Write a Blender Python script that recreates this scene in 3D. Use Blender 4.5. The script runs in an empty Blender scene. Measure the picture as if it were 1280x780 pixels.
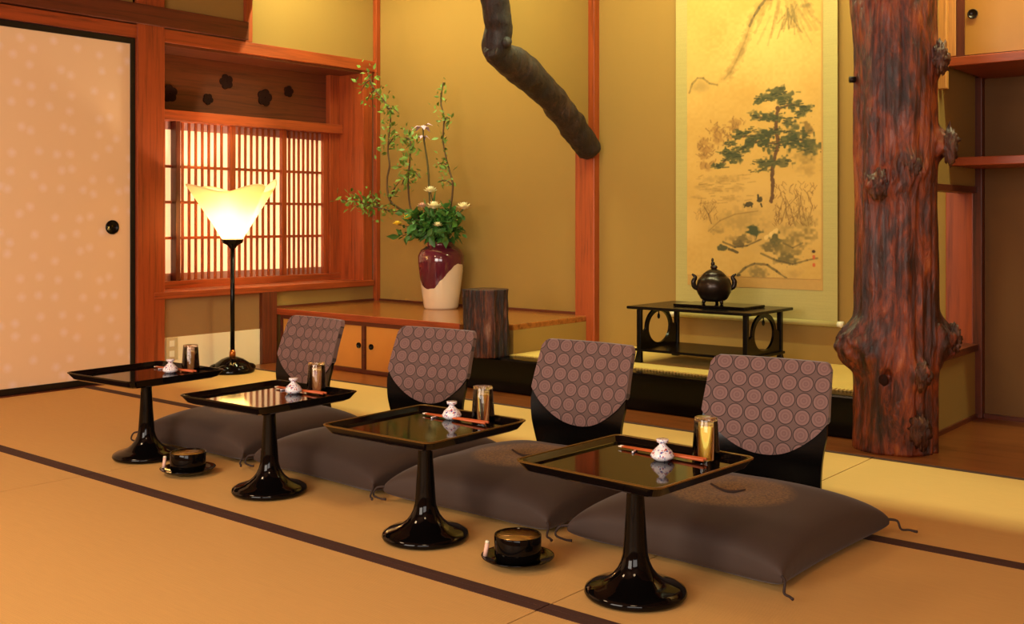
import bpy, bmesh, math, random
import numpy as np
from mathutils import Vector, Matrix, noise

random.seed(7)
PI = math.pi
S = bpy.context.scene
COL = S.collection

# ------------------------------------------------------------------ camera
cd = bpy.data.cameras.new('camera')
cd.sensor_width = 36.0
cd.lens = 36.0 * 1336.0 / 1280.0
cd.shift_y = (274.7 - 390.0) / 1280.0
cd.clip_start = 0.02
cam = bpy.data.objects.new('camera', cd)
cam.location = (0, 0, 0.85)
cam.rotation_euler = (PI / 2, 0, math.radians(39.59))
COL.objects.link(cam)
S.camera = cam

# ------------------------------------------------------------------ world and lamps
S.view_settings.view_transform = 'Standard'
S.view_settings.look = 'None'
S.view_settings.gamma = 1.0
S.view_settings.use_curve_mapping = False
S.view_settings.exposure = 0.0
w = bpy.data.worlds.new('world')
S.world = w
w.use_nodes = True
w.node_tree.nodes['Background'].inputs[0].default_value = (0.75, 0.8, 1.0, 1)
w.node_tree.nodes['Background'].inputs[1].default_value = 0.15


def area(name, loc, rot, sx, sy, power, col, spread=180):
    d = bpy.data.lights.new(name, 'AREA')
    d.shape = 'RECTANGLE'
    d.size = sx
    d.size_y = sy
    d.energy = power
    d.color = col
    d.spread = math.radians(spread)
    o = bpy.data.objects.new(name, d)
    o.location = loc
    o.rotation_euler = rot
    COL.objects.link(o)
    return o


TUBE = (0.94, 1.0, 0.54)
# strip lamps hidden behind the drop wall of the alcoves
area('alcove_strip_light', (-4.3, 4.04, 2.72), (0, 0, 0), 1.5, 0.05, 43, TUBE)
area('tokonoma_strip_light', (-2.45, 4.04, 2.72), (0, 0, 0), 1.7, 0.05, 46, TUBE)
area('shelf_strip_light', (-0.75, 4.04, 2.72), (0, 0, 0), 1.1, 0.05, 38, TUBE)
# ceiling lamps of the room
WARM = (1.0, 0.68, 0.38)
area('ceiling_light', (-0.4, 0.2, 2.42), (0, 0, 0), 0.5, 0.5, 22, WARM)
area('ceiling_light', (-3.4, 0.3, 2.42), (0, 0, 0), 0.5, 0.5, 36, WARM)
# unseen fill lights added behind the camera, in place of paper windows
area('rear_fill_light', (0.9, -1.55, 1.35), (math.radians(90), 0, math.radians(20)), 2.4, 1.4, 78, (1.0, 0.89, 0.80))
area('rear_fill_light', (-2.4, -1.6, 1.35), (math.radians(90), 0, math.radians(12)), 2.6, 1.4, 146, (1.0, 0.89, 0.76))
# daylight behind the paper of the lattice window
area('daylight', (-5.85, 4.05, 1.0), (0, math.radians(-90), 0), 1.3, 1.5, 40, (1.0, 0.80, 0.62))


# ------------------------------------------------------------------ helpers
def srgb(r, g, b):
    f = lambda c: ((c / 255.0) / 12.92 if c / 255.0 <= 0.04045 else ((c / 255.0 + 0.055) / 1.055) ** 2.4)
    return (f(r), f(g), f(b), 1.0)


class NT:
    def __init__(self, name):
        self.m = bpy.data.materials.new(name)
        self.m.use_nodes = True
        self.t = self.m.node_tree
        self.b = self.t.nodes['Principled BSDF']

    def n(self, kind, **kw):
        nd = self.t.nodes.new('ShaderNode' + kind)
        for k, v in kw.items():
            if k.startswith('i_'):
                nd.inputs[k[2:].replace('_', ' ')].default_value = v
            else:
                setattr(nd, k, v)
        return nd

    def l(self, a, b):
        self.t.links.new(a, b)

    def obj(self, scale=(1, 1, 1), rot=(0, 0, 0)):
        tc = self.n('TexCoord')
        mp = self.n('Mapping')
        mp.inputs['Scale'].default_value = scale
        mp.inputs['Rotation'].default_value = rot
        self.l(tc.outputs['Object'], mp.inputs['Vector'])
        return mp.outputs['Vector']

    def noise(self, vec, scale=5, detail=4, rough=0.5, dist=0):
        nd = self.n('TexNoise')
        nd.inputs['Scale'].default_value = scale
        nd.inputs['Detail'].default_value = detail
        nd.inputs['Roughness'].default_value = rough
        nd.inputs['Distortion'].default_value = dist
        self.l(vec, nd.inputs['Vector'])
        return nd.outputs['Fac']

    def ramp(self, fac, stops):
        nd = self.n('ValToRGB')
        el = nd.color_ramp.elements
        while len(el) < len(stops):
            el.new(0.5)
        for e, (p, c) in zip(el, stops):
            e.position = p
            e.color = c
        self.l(fac, nd.inputs['Fac'])
        return nd.outputs['Color']

    def math(self, op, a, b=None, clamp=False):
        nd = self.n('Math', operation=op, use_clamp=clamp)
        for i, v in enumerate((a, b)):
            if v is None:
                continue
            if isinstance(v, (int, float)):
                nd.inputs[i].default_value = v
            else:
                self.l(v, nd.inputs[i])
        return nd.outputs[0]

    def mix(self, fac, a, b):
        nd = self.n('Mix', data_type='RGBA')
        for i, v in ((0, fac), (6, a), (7, b)):
            if isinstance(v, (tuple, int, float)):
                nd.inputs[i].default_value = v
            else:
                self.l(v, nd.inputs[i])
        return nd.outputs[2]

    def bump(self, h, strength=0.2, dist=0.002):
        nd = self.n('Bump')
        nd.inputs['Strength'].default_value = strength
        nd.inputs['Distance'].default_value = dist
        self.l(h, nd.inputs['Height'])
        self.l(nd.outputs['Normal'], self.b.inputs['Normal'])

    def base(self, c):
        if isinstance(c, tuple):
            self.b.inputs['Base Color'].default_value = c
        else:
            self.l(c, self.b.inputs['Base Color'])

    def rough(self, r):
        self.b.inputs['Roughness'].default_value = r


MAT = {}


def plain(name, c, rough=0.5, metal=0.0, coat=0.0, spec=0.5):
    k = NT(name)
    v = k.obj((1, 1, 1))
    f = k.noise(v, 40, 3)
    d = tuple(x * 0.86 for x in c[:3]) + (1,)
    k.base(k.mix(f, c, d))
    k.rough(rough)
    k.b.inputs['Metallic'].default_value = metal
    k.b.inputs['Coat Weight'].default_value = coat
    k.b.inputs['Coat Roughness'].default_value = 0.04
    k.b.inputs['Specular IOR Level'].default_value = spec
    MAT[name] = k.m
    return k.m


def wood(name, c1, c2, axis='z', rough=0.42, freq=1.0, coat=0.0):
    k = NT(name)
    s = {'x': (1.2, 26, 26), 'y': (26, 1.2, 26), 'z': (26, 26, 1.2)}[axis]
    v = k.obj(tuple(a * freq for a in s))
    f = k.noise(v, 1.6, 6, 0.6, 0.8)
    g = k.noise(v, 7.0, 4, 0.6, 0.2)
    h = k.math('ADD', k.math('MULTIPLY', f, 0.75), k.math('MULTIPLY', g, 0.25))
    k.base(k.ramp(h, [(0.30, c2), (0.50, c1), (0.70, tuple(min(1, x * 1.25) for x in c1[:3]) + (1,))]))
    k.rough(rough)
    k.b.inputs['Coat Weight'].default_value = coat
    k.bump(h, 0.12, 0.002)
    MAT[name] = k.m
    return k.m


def plaster(name, c, var=0.12, sc=60):
    k = NT(name)
    v = k.obj()
    big = k.noise(v, 3.0, 3)
    fine = k.noise(v, sc * 6, 4, 0.7)
    d = tuple(x * (1 - var) for x in c[:3]) + (1,)
    u = tuple(min(1, x * (1 + var)) for x in c[:3]) + (1,)
    k.base(k.mix(fine, k.mix(big, d, c), u))
    k.rough(0.9)
    k.b.inputs['Specular IOR Level'].default_value = 0.15
    k.bump(fine, 0.25, 0.0015)
    MAT[name] = k.m
    return k.m


RED1, RED2 = srgb(154, 67, 28), srgb(102, 41, 16)
wood('wood_x', RED1, RED2, 'x')
wood('wood_y', RED1, RED2, 'y')
wood('wood_z', RED1, RED2, 'z')
DK1, DK2 = srgb(96, 42, 20), srgb(58, 24, 12)
wood('dark_wood_x', DK1, DK2, 'x')
wood('dark_wood_y', DK1, DK2, 'y')
wood('dark_wood_z', DK1, DK2, 'z')
wood('board_floor', srgb(118, 62, 27), srgb(82, 40, 17), 'x', 0.28)
wood('ledge_wood', srgb(150, 86, 36), srgb(98, 50, 20), 'x', 0.22, coat=0.3)
wood('light_wood', srgb(205, 140, 70), srgb(170, 104, 46), 'z', 0.5)
wood('ceiling_wood', srgb(150, 100, 60), srgb(110, 70, 40), 'y', 0.6)
plaster('plaster', srgb(152, 119, 62))
plaster('plaster_brown', srgb(146, 106, 66))
plaster('plaster_shaded', srgb(116, 82, 50))  # brown niche plaster, darkened further for the shade under the cupboard
plaster('plaster_room', srgb(190, 150, 100))
plaster('white_board', srgb(236, 214, 176), 0.04)
plain('lacquer', srgb(8, 6, 6), 0.06, 0, 0.0, 0.20)
plain('lacquer_beam', srgb(8, 6, 6), 0.16, 0, 0.0, 0.16)
plain('lacquer_soft', srgb(10, 8, 7), 0.25, 0, 0.0, 0.25)
plain('lacquer_dark_matte', srgb(40, 18, 11), 0.7, 0, 0, 0.1)
plain('frame_black', srgb(16, 12, 11), 0.35)
plain('gold_glint', srgb(122, 92, 42), 0.3, 0.6)  # paints the yellow light reflected along black tray rims
plain('bronze', srgb(46, 34, 26), 0.28, 0.55)
plain('brass', srgb(190, 110, 45), 0.3, 0.8)
plain('mauve_strip', srgb(170, 120, 112), 0.8)
plain('ivory', srgb(240, 228, 196), 0.4)
plain('border_cloth', srgb(66, 34, 22), 0.85)
plain('chopstick_red', srgb(205, 96, 46), 0.4)
plain('chopstick_tip', srgb(245, 225, 200), 0.4)
plain('plate_beige', srgb(205, 176, 132), 0.5)
plain('plate_socket', srgb(236, 220, 190), 0.5)
plain('stem_green', srgb(80, 72, 30), 0.6)
plain('twig_brown', srgb(86, 62, 32), 0.7)
plain('leaf_green', srgb(112, 142, 54), 0.55)
plain('leaf_dark', srgb(66, 118, 46), 0.5)
plain('petal_white', srgb(250, 240, 200), 0.6)
plain('petal_yellow', srgb(246, 214, 70), 0.6)
plain('petal_pink', srgb(236, 190, 170), 0.6)
plain('petal_purple', srgb(214, 178, 208), 0.6)
plain('iron', srgb(38, 26, 20), 0.5, 0.6)
plain('gold_lacquer', srgb(170, 128, 60), 0.25, 0.5)


def tatami(name, c, axis):
    k = NT(name)
    v = k.obj()
    wv = k.n('TexWave', wave_type='BANDS', bands_direction={'x': 'Y', 'y': 'X'}[axis])
    wv.inputs['Scale'].default_value = 60
    wv.inputs['Distortion'].default_value = 0.6
    k.l(v, wv.inputs['Vector'])
    s = k.obj((3, 90, 3) if axis == 'x' else (90, 3, 3))
    f = k.noise(s, 3.0, 5, 0.7)
    big = k.noise(v, 1.3, 2)
    d = tuple(x * 0.80 for x in c[:3]) + (1,)
    u = tuple(min(1, x * 1.12) for x in c[:3]) + (1,)
    c1 = k.mix(f, d, u)
    c2 = k.mix(k.math('MULTIPLY', big, 0.35), c1, tuple(x * 0.86 for x in c[:3]) + (1,))
    k.base(c2)
    k.rough(0.62)
    k.b.inputs['Specular IOR Level'].default_value = 0.3
    k.bump(wv.outputs['Fac'], 0.25, 0.0015)
    MAT[name] = k.m


tatami('tatami', srgb(208, 164, 98), 'x')
tatami('tatami_fresh', srgb(218, 182, 100), 'x')

# sliding door paper: scattered pale blossoms, a flat print
k = NT('fusuma_paper')
v = k.obj()
sp = k.n('SeparateXYZ')
k.l(v, sp.inputs[0])
cb = k.n('CombineXYZ')
k.l(sp.outputs['Y'], cb.inputs[0])
k.l(sp.outputs['Z'], cb.inputs[1])
vo = k.n('TexVoronoi', voronoi_dimensions='2D', feature='F1')
vo.inputs['Scale'].default_value = 9.5
vo.inputs['Randomness'].default_value = 0.72
k.l(cb.outputs[0], vo.inputs['Vector'])
nz = k.noise(v, 70, 3)
dd = k.math('ADD', vo.outputs['Distance'], k.math('MULTIPLY', k.math('SUBTRACT', nz, 0.5), 0.14))
spot = k.ramp(dd, [(0.04, (0.85, 0.85, 0.85, 1)), (0.27, (0, 0, 0, 1))])
k.base(k.mix(spot, srgb(240, 204, 160), srgb(248, 220, 204)))
k.rough(0.6)
MAT['fusuma_paper'] = k.m

# yellow paper of the small cabinet doors
k = NT('door_paper')
v = k.obj()
k.base(k.mix(k.noise(v, 4, 4, 0.6), srgb(222, 156, 70), srgb(206, 138, 58)))
k.rough(0.45)
MAT['door_paper'] = k.m
k = NT('gold_paper')
v = k.obj()
k.base(k.mix(k.noise(v, 4, 4, 0.6), srgb(184, 128, 48), srgb(166, 108, 38)))
k.rough(0.4)
MAT['gold_paper'] = k.m

# window paper, lit from outside
k = NT('window_paper')
tr = k.n('BsdfTranslucent')
tr.inputs['Color'].default_value = srgb(250, 230, 208)
df = k.n('BsdfDiffuse')
df.inputs['Color'].default_value = srgb(240, 225, 195)
mx = k.n('MixShader')
mx.inputs[0].default_value = 0.55
k.l(df.outputs[0], mx.inputs[1])
k.l(tr.outputs[0], mx.inputs[2])
k.l(mx.outputs[0], k.t.nodes['Material Output'].inputs['Surface'])
MAT['window_paper'] = k.m

k = NT('shade_glass')
tr = k.n('BsdfTranslucent')
tr.inputs['Color'].default_value = srgb(255, 236, 190)
df = k.n('BsdfDiffuse')
df.inputs['Color'].default_value = srgb(250, 232, 190)
mx = k.n('MixShader')
mx.inputs[0].default_value = 0.55
k.l(df.outputs[0], mx.inputs[1])
k.l(tr.outputs[0], mx.inputs[2])
k.l(mx.outputs[0], k.t.nodes['Material Output'].inputs['Surface'])
MAT['shade_glass'] = k.m

k = NT('clear_glass')
k.base((0.98, 0.97, 0.95, 1))
k.rough(0.03)
k.b.inputs['Transmission Weight'].default_value = 1.0
k.b.inputs['IOR'].default_value = 1.45
MAT['clear_glass'] = k.m

# porcelain with small red and blue marks
k = NT('porcelain')
v = k.obj()
a = k.noise(v, 150, 2)
b = k.noise(k.obj((1, 1, 1), (0.4, 1.0, 2.0)), 170, 2)
c = k.mix(k.ramp(a, [(0.60, (0, 0, 0, 1)), (0.64, (1, 1, 1, 1))]), srgb(238, 230, 232), srgb(176, 60, 66))
c = k.mix(k.ramp(b, [(0.60, (0, 0, 0, 1)), (0.64, (1, 1, 1, 1))]), c, srgb(70, 76, 150))
k.base(c)
k.rough(0.15)
MAT['porcelain'] = k.m

# purple glaze running down a cream vase
k = NT('vase_glaze')
tc = k.n('TexCoord')
sp = k.n('SeparateXYZ')
k.l(tc.outputs['Object'], sp.inputs[0])
ang = k.math('ARCTAN2', sp.outputs['Y'], sp.outputs['X'])
wv = k.math('MULTIPLY', k.math('SINE', k.math('ADD', k.math('MULTIPLY', ang, 2.0), 1.40)), 0.078)
nz = k.math('MULTIPLY', k.math('SUBTRACT', k.noise(tc.outputs['Object'], 14, 3), 0.5), 0.05)
lim = k.math('ADD', k.math('ADD', wv, nz), 0.193)
over = k.math('GREATER_THAN', sp.outputs['Z'], lim)
gl = k.mix(k.noise(tc.outputs['Object'], 9, 4), srgb(72, 20, 34), srgb(104, 38, 52))
k.base(k.mix(over, srgb(226, 206, 176), gl))
k.rough(0.1)
k.b.inputs['Coat Weight'].default_value = 0.6
MAT['vase_glaze'] = k.m


def bark(name, cs, sx=9.0, rough=0.34, zs=2.2, bump=0.8):
    k = NT(name)
    v = k.obj((sx, sx, zs))
    f = k.noise(v, 1.3, 7, 0.66, 2.2)
    v2 = k.obj((sx * 2.6, sx * 2.6, zs * 3))
    g = k.noise(v2, 1.6, 6, 0.72, 1.0)
    h = k.math('ADD', k.math('MULTIPLY', f, 0.6), k.math('MULTIPLY', g, 0.4))
    big = k.noise(k.obj((2.6, 2.6, 1.3)), 1.6, 3, 0.5, 0.8)
    hh = k.math('ADD', h, k.math('MULTIPLY', k.math('SUBTRACT', big, 0.5), 0.45))
    k.base(k.ramp(hh, [(0.34, cs[0]), (0.46, cs[1]), (0.56, cs[2]), (0.70, cs[3])]))
    k.rough(rough)
    k.b.inputs['Coat Weight'].default_value = 0.1
    k.b.inputs['Coat Roughness'].default_value = 0.25
    k.bump(h, bump, 0.02)
    MAT[name] = k.m


bark('trunk_bark', [srgb(24, 10, 9), srgb(70, 28, 16), srgb(130, 54, 23), srgb(176, 96, 48)], 8, 0.30, 2.2, 1.0)
bark('stub_bark', [srgb(16, 9, 8), srgb(42, 20, 13), srgb(104, 48, 22), srgb(150, 108, 86)], 15, 0.4, 2.0, 1.0)
bark('knot_bark', [srgb(24, 11, 8), srgb(64, 28, 15), srgb(98, 48, 26), srgb(160, 122, 82)], 26, 0.3)
bark('branch_bark', [srgb(12, 6, 5), srgb(28, 14, 10), srgb(44, 24, 16), srgb(72, 46, 32)], 14, 0.55)

# cushion cloth
k = NT('cushion_cloth')
tc = k.n('TexCoord')
sp = k.n('SeparateXYZ')
k.l(tc.outputs['Object'], sp.inputs[0])
r2 = k.math('SQRT', k.math('ADD', k.math('POWER', sp.outputs['X'], 2.0), k.math('POWER', sp.outputs['Y'], 2.0)))
nz = k.noise(tc.outputs['Object'], 150, 3, 0.7)
nb = k.noise(tc.outputs['Object'], 3, 3)
inside = k.math('MULTIPLY', k.ramp(r2, [(0.145, (1, 1, 1, 1)), (0.178, (0, 0, 0, 1))]), k.ramp(nz, [(0.36, (0.1, 0.1, 0.1, 1)), (0.62, (1, 1, 1, 1))]))
cl = k.mix(nb, srgb(64, 47, 38), srgb(55, 40, 32))
k.base(k.mix(inside, cl, srgb(138, 106, 56)))
k.rough(0.75)
k.b.inputs['Sheen Weight'].default_value = 0.12
k.b.inputs['Sheen Roughness'].default_value = 0.4
wvn = k.n('TexWave', bands_direction='X')
wvn.inputs['Scale'].default_value = 90
k.l(tc.outputs['Object'], wvn.inputs['Vector'])
k.bump(wvn.outputs['Fac'], 0.12, 0.001)
MAT['cushion_cloth'] = k.m
plain('cushion_thread', srgb(52, 36, 30), 0.8)

# chair cover cloth: rows of ringed discs (flat woven pattern)
k = NT('cover_cloth')
tc = k.n('TexCoord')
sp = k.n('SeparateXYZ')
k.l(tc.outputs['UV'], sp.inputs[0])
PITCH = 0.0545
fu = k.math('SUBTRACT', k.math('FRACT', k.math('DIVIDE', k.math('ADD', sp.outputs['X'], 5.03), PITCH)), 0.5)
fv = k.math('SUBTRACT', k.math('FRACT', k.math('DIVIDE', k.math('ADD', sp.outputs['Y'], 5.012), PITCH)), 0.5)
rr = k.math('SQRT', k.math('ADD', k.math('POWER', fu, 2.0), k.math('POWER', fv, 2.0)))
ring = k.ramp(rr, [(0.0, srgb(140, 106, 100)), (0.10, srgb(116, 85, 82)), (0.18, srgb(143, 108, 102)),
                   (0.27, srgb(118, 87, 83)), (0.36, srgb(141, 107, 101)), (0.425, srgb(136, 103, 97)),
                   (0.436, srgb(34, 22, 23)), (0.474, srgb(36, 24, 25)), (0.495, srgb(108, 83, 77))])
nz = k.noise(tc.outputs['UV'], 420, 2, 0.8)
k.base(k.mix(k.math('MULTIPLY', nz, 0.36), ring, srgb(84, 64, 62)))
k.rough(0.8)
k.b.inputs['Sheen Weight'].default_value = 0.3
MAT['cover_cloth'] = k.m

# scroll mounting silk
k = NT('mount_silk')
v = k.obj((2, 2, 60))
f = k.noise(v, 2.2, 4, 0.6)
g = k.noise(k.obj(), 130, 2)
k.base(k.mix(k.math('MULTIPLY', g, 0.4), k.mix(f, srgb(160, 146, 84), srgb(184, 166, 98)), srgb(196, 178, 104)))
k.rough(0.7)
MAT['mount_silk'] = k.m
plain('inner_silk', srgb(194, 150, 76), 0.7)

k = NT('painting')
at = k.n('VertexColor', layer_name='ink')
k.l(at.outputs['Color'], k.b.inputs['Base Color'])
k.rough(0.8)
MAT['painting'] = k.m


class MB:
    """collects geometry; build() links it as one mesh object"""
    def __init__(self):
        self.v, self.f, self.sm = [], [], []

    def add(self, vs, fs, smooth=False):
        o = len(self.v)
        self.v += [tuple(p) for p in vs]
        self.f += [tuple(i + o for i in f) for f in fs]
        self.sm += [smooth] * len(fs)
        return self

    def box(self, x0, x1, y0, y1, z0, z1):
        vs = [(x, y, z) for z in (z0, z1) for y in (y0, y1) for x in (x0, x1)]
        return self.add(vs, [(0, 2, 3, 1), (4, 5, 7, 6), (0, 1, 5, 4), (2, 6, 7, 3), (0, 4, 6, 2), (1, 3, 7, 5)])

    def lathe(self, prof, n=40, c=(0, 0, 0), smooth=True, sx=1.0, sy=1.0, caps=True):
        vs, fs = [], []
        for r, z in prof:
            for i in range(n):
                a = 2 * PI * i / n
                vs.append((c[0] + r * sx * math.cos(a), c[1] + r * sy * math.sin(a), c[2] + z))
        for j in range(len(prof) - 1):
            for i in range(n):
                k2 = (i + 1) % n
                fs.append((j * n + i, j * n + k2, (j + 1) * n + k2, (j + 1) * n + i))
        if caps and prof[0][0] > 1e-6:
            fs.append(tuple(reversed(range(n))))
        if caps and prof[-1][0] > 1e-6:
            fs.append(tuple(range((len(prof) - 1) * n, len(prof) * n)))
        return self.add(vs, fs, smooth)

    def tube(self, pts, rad, n=10, smooth=True, wob=0.0, sub=1, bump=None):
        P = [Vector(p) for p in pts]
        R = list(rad) if isinstance(rad, (list, tuple)) else [rad] * len(P)
        if sub > 1:
            Q, RR = [], []
            m = len(P)
            for i in range(m - 1):
                p0, p1, p2, p3 = P[max(i - 1, 0)], P[i], P[i + 1], P[min(i + 2, m - 1)]
                for s in range(sub):
                    t = s / sub
                    Q.append(0.5 * ((2 * p1) + (p2 - p0) * t + (2 * p0 - 5 * p1 + 4 * p2 - p3) * t * t + (3 * p1 - p0 - 3 * p2 + p3) * t ** 3))
                    RR.append(R[i] * (1 - t) + R[i + 1] * t)
            Q.append(P[-1])
            RR.append(R[-1])
            P, R = Q, RR
        vs, fs = [], []
        up = Vector((0.13, 0.31, 0.94)).normalized()
        prev = None
        for i, p in enumerate(P):
            t = (P[min(i + 1, len(P) - 1)] - P[max(i - 1, 0)]).normalized()
            if prev is None:
                a = t.cross(up)
                if a.length < 0.1:
                    a = t.cross(Vector((1, 0, 0)))
            else:
                a = prev - t * prev.dot(t)
            a.normalize()
            prev = a
            b = t.cross(a)
            for q in range(n):
                an = 2 * PI * q / n
                d = a * math.cos(an) + b * math.sin(an)
                r = R[i]
                if wob:
                    r *= 1 + wob * noise.noise((p + d * R[i]) * 14.0) + wob * 0.5 * noise.noise((p + d * R[i]) * 40.0)
                vs.append(p + d * r)
        for j in range(len(P) - 1):
            for q in range(n):
                k2 = (q + 1) % n
                fs.append((j * n + q, j * n + k2, (j + 1) * n + k2, (j + 1) * n + q))
        fs.append(tuple(reversed(range(n))))
        fs.append(tuple(range((len(P) - 1) * n, len(P) * n)))
        return self.add(vs, fs, smooth)

    def prism(self, poly, axis, a0, a1, smooth=False):
        """poly: 2-D outline; axis: extrusion axis; the outline lies in the other two (in x,y,z order)"""
        def p3(p, h):
            return {'x': (h, p[0], p[1]), 'y': (p[0], h, p[1]), 'z': (p[0], p[1], h)}[axis]
        n = len(poly)
        vs = [p3(p, a0) for p in poly] + [p3(p, a1) for p in poly]
        fs = [tuple(reversed(range(n))), tuple(range(n, 2 * n))]
        fs += [(i, (i + 1) % n, n + (i + 1) % n, n + i) for i in range(n)]
        return self.add(vs, fs, smooth)

    def ball(self, c, rx, ry=None, rz=None, n=16, m=10):
        ry = rx if ry is None else ry
        rz = rx if rz is None else rz
        vs, fs = [], []
        for j in range(m + 1):
            th = PI * j / m
            r, z = max(math.sin(th), 1e-4), -math.cos(th)
            for i in range(n):
                a = 2 * PI * i / n
                vs.append((c[0] + rx * r * math.cos(a), c[1] + ry * r * math.sin(a), c[2] + rz * z))
        for j in range(m):
            for i in range(n):
                k2 = (i + 1) % n
                fs.append((j * n + i, j * n + k2, (j + 1) * n + k2, (j + 1) * n + i))
        return self.add(vs, fs, True)

    def build(self, name, mat, parent=None, bevel=0.0, fix=True):
        me = bpy.data.meshes.new(name)
        me.from_pydata(self.v, [], self.f)
        me.polygons.foreach_set('use_smooth', self.sm)
        me.materials.append(MAT[mat])
        if fix:
            bm = bmesh.new()
            bm.from_mesh(me)
            bmesh.ops.recalc_face_normals(bm, faces=bm.faces)
            bm.to_mesh(me)
            bm.free()
        o = bpy.data.objects.new(name, me)
        COL.objects.link(o)
        if parent:
            o.parent = parent
        if bevel:
            md = o.modifiers.new('bevel', 'BEVEL')
            md.width = bevel
            md.segments = 2
            md.limit_method = 'ANGLE'
        return o


def BX(name, x0, x1, y0, y1, z0, z1, mat, parent=None, bevel=0.0):
    return MB().box(x0, x1, y0, y1, z0, z1).build(name, mat, parent, bevel)


def tag(o, label=None, cat=None, group=None, kind=None):
    for a, b in (('label', label), ('category', cat), ('group', group), ('kind', kind)):
        if b:
            o[a] = b
    return o


def thing(name, label, cat, loc=(0, 0, 0), rotz=0.0, group=None):
    o = bpy.data.objects.new(name, None)
    o.empty_display_size = 0.05
    o.location = loc
    o.rotation_euler = (0, 0, rotz)
    COL.objects.link(o)
    return tag(o, label, cat, group)


def kids(o):
    return [c for c in COL.objects if c.parent == o]


def copy_tree(o, loc, rotz, label, parent=None):
    c = o.copy()
    COL.objects.link(c)
    if parent is None:
        c.location = loc
        c.rotation_euler = (0, 0, rotz)
        c['label'] = label
    else:
        c.parent = parent
    for ch in kids(o):
        copy_tree(ch, None, None, None, c)
    return c


def struct(o):
    o['kind'] = 'structure'
    return o


def label(o, s):
    o['label'] = s
    return o


# ------------------------------------------------------------------ the room shell
XL, YB = -5.165, 4.85          # left wall face, back wall face
XR, YF = 2.6, -1.7
# floor: board base, tatami mats on it
floor = struct(BX('floor', XL - 0.4, XR, YF, YB + 0.2, -0.12, -0.045, 'board_floor'))
strip = BX('floor_board', XL, XR, 3.78, 4.85, -0.045, 0.0, 'board_floor', floor)
rows = [(-1.02, -0.07), (-0.07, 0.885), (0.885, 1.85), (1.85, 2.815), (2.815, 3.775)]
cols = [(XL + 0.045, -3.36), (-3.36, -1.44), (-1.44, 0.48), (0.48, 2.40)]
for (y0, y1) in rows:
    for (x0, x1) in cols:
        g = 0.0018
        m = BX('tatami_mat', x0 + g, x1 - g, y0 + 0.022, y1 - 0.022, -0.045, 0.0, 'tatami', floor)
        BX('mat_border', x0 + g, x1 - g, y0 + 0.0008, y0 + 0.0265, -0.045, 0.0012, 'border_cloth', m)
        BX('mat_border', x0 + g, x1 - g, y1 - 0.0265, y1 - 0.0008, -0.045, 0.0012, 'border_cloth', m)
BX('door_sill', XL - 0.02, XL + 0.043, YF, 3.78, -0.045, 0.002, 'dark_wood_y', floor)

# left wall -------------------------------------------------------
wl = struct(MB().box(XL - 0.12, XL - 0.02, YF, 3.10, 1.86, 2.6).box(XL - 0.12, XL, 3.10, YB, 1.86, 2.95)
            .box(XL - 0.12, XL, 3.2, YB, 0.0, 0.43).box(XL - 0.12, XL, YF, -1.0, 0, 2.6).build('wall_left', 'plaster'))
BX('pillar', XL - 0.10, XL + 0.025, 3.10, 3.265, 0.0, 2.6, 'wood_z', wl, 0.004)
BX('lintel', XL - 0.12, XL + 0.02, YF, YB - 0.03, 1.815, 1.885, 'wood_y', wl, 0.003)
BX('upper_rail', XL - 0.02, XL + 0.045, YF, 3.80, 1.89, 1.995, 'dark_wood_y', wl, 0.004)
BX('upper_post', XL - 0.02, XL + 0.02, 3.795, 3.845, 1.886, 2.95, 'wood_z', wl, 0.003)
BX('upper_panel', XL - 0.03, XL - 0.008, 3.265, 3.795, 1.99, 2.6, 'plaster_brown', wl)
BX('white_panel', XL - 0.02, XL + 0.006, 3.265, 3.907, 0.0, 0.207, 'white_board', wl)
BX('lower_panel', XL - 0.02, XL + 0.002, 3.265, 3.907, 0.207, 0.42, 'plaster_brown', wl)
BX('corner_post', XL - 0.02, XL + 0.03, 3.907, 4.015, 0.0, 0.425, 'dark_wood_z', wl, 0.003)
BX('ledge_trim', XL, XL + 0.012, 4.02, YB, 0.32, 0.335, 'dark_wood_y', wl)
BX('corner_batten', XL, XL + 0.035, YB - 0.035, YB, 0.32, 2.95, 'wood_z', wl, 0.003)
# lattice window bay
BX('window_post', XL - 0.10, XL + 0.012, 4.72, 4.80, 0.445, 1.83, 'wood_z', wl, 0.003)
XW = -5.42
win = struct(thing('window_1', 'wide paper window behind a fine upright wooden lattice in the left wall', 'window'))
del win['category']
BX('sill', XW - 0.08, XL + 0.03, 3.2, 4.80, 0.42, 0.458, 'wood_y', win, 0.004)
BX('bottom_rail', XW - 0.03, XW + 0.05, 3.2, 4.72, 0.458, 0.50, 'wood_y', win, 0.002)
BX('top_rail', XW - 0.05, XW + 0.07, 3.2, 4.72, 1.415, 1.475, 'wood_y', win, 0.003)
BX('side_panel', XW - 0.08, XL - 0.10, 4.72, 4.745, 0.445, 1.83, 'wood_z', win)
BX('jamb', XW - 0.05, XW + 0.035, 4.64, 4.72, 0.458, 1.83, 'wood_z', win, 0.003)
BX('soffit', XW - 0.10, XL, 3.2, 4.80, 1.80, 1.83, 'dark_wood_y', win)
ran = BX('carved_panel', XW - 0.03, XW - 0.005, 3.2, 4.66, 1.46, 1.80, 'dark_wood_y', win)
BX('end_panel', XW - 0.10, XL, 3.16, 3.20, 0.43, 1.83, 'dark_wood_z', win)
paper = BX('paper', XW - 0.012, XW - 0.010, 3.2, 4.66, 0.50, 1.42, 'window_paper', win)
BX('backing_strip', XW - 0.0099, XW - 0.0092, 3.2, 4.66, 0.50, 0.542, 'mauve_strip', win)
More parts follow.
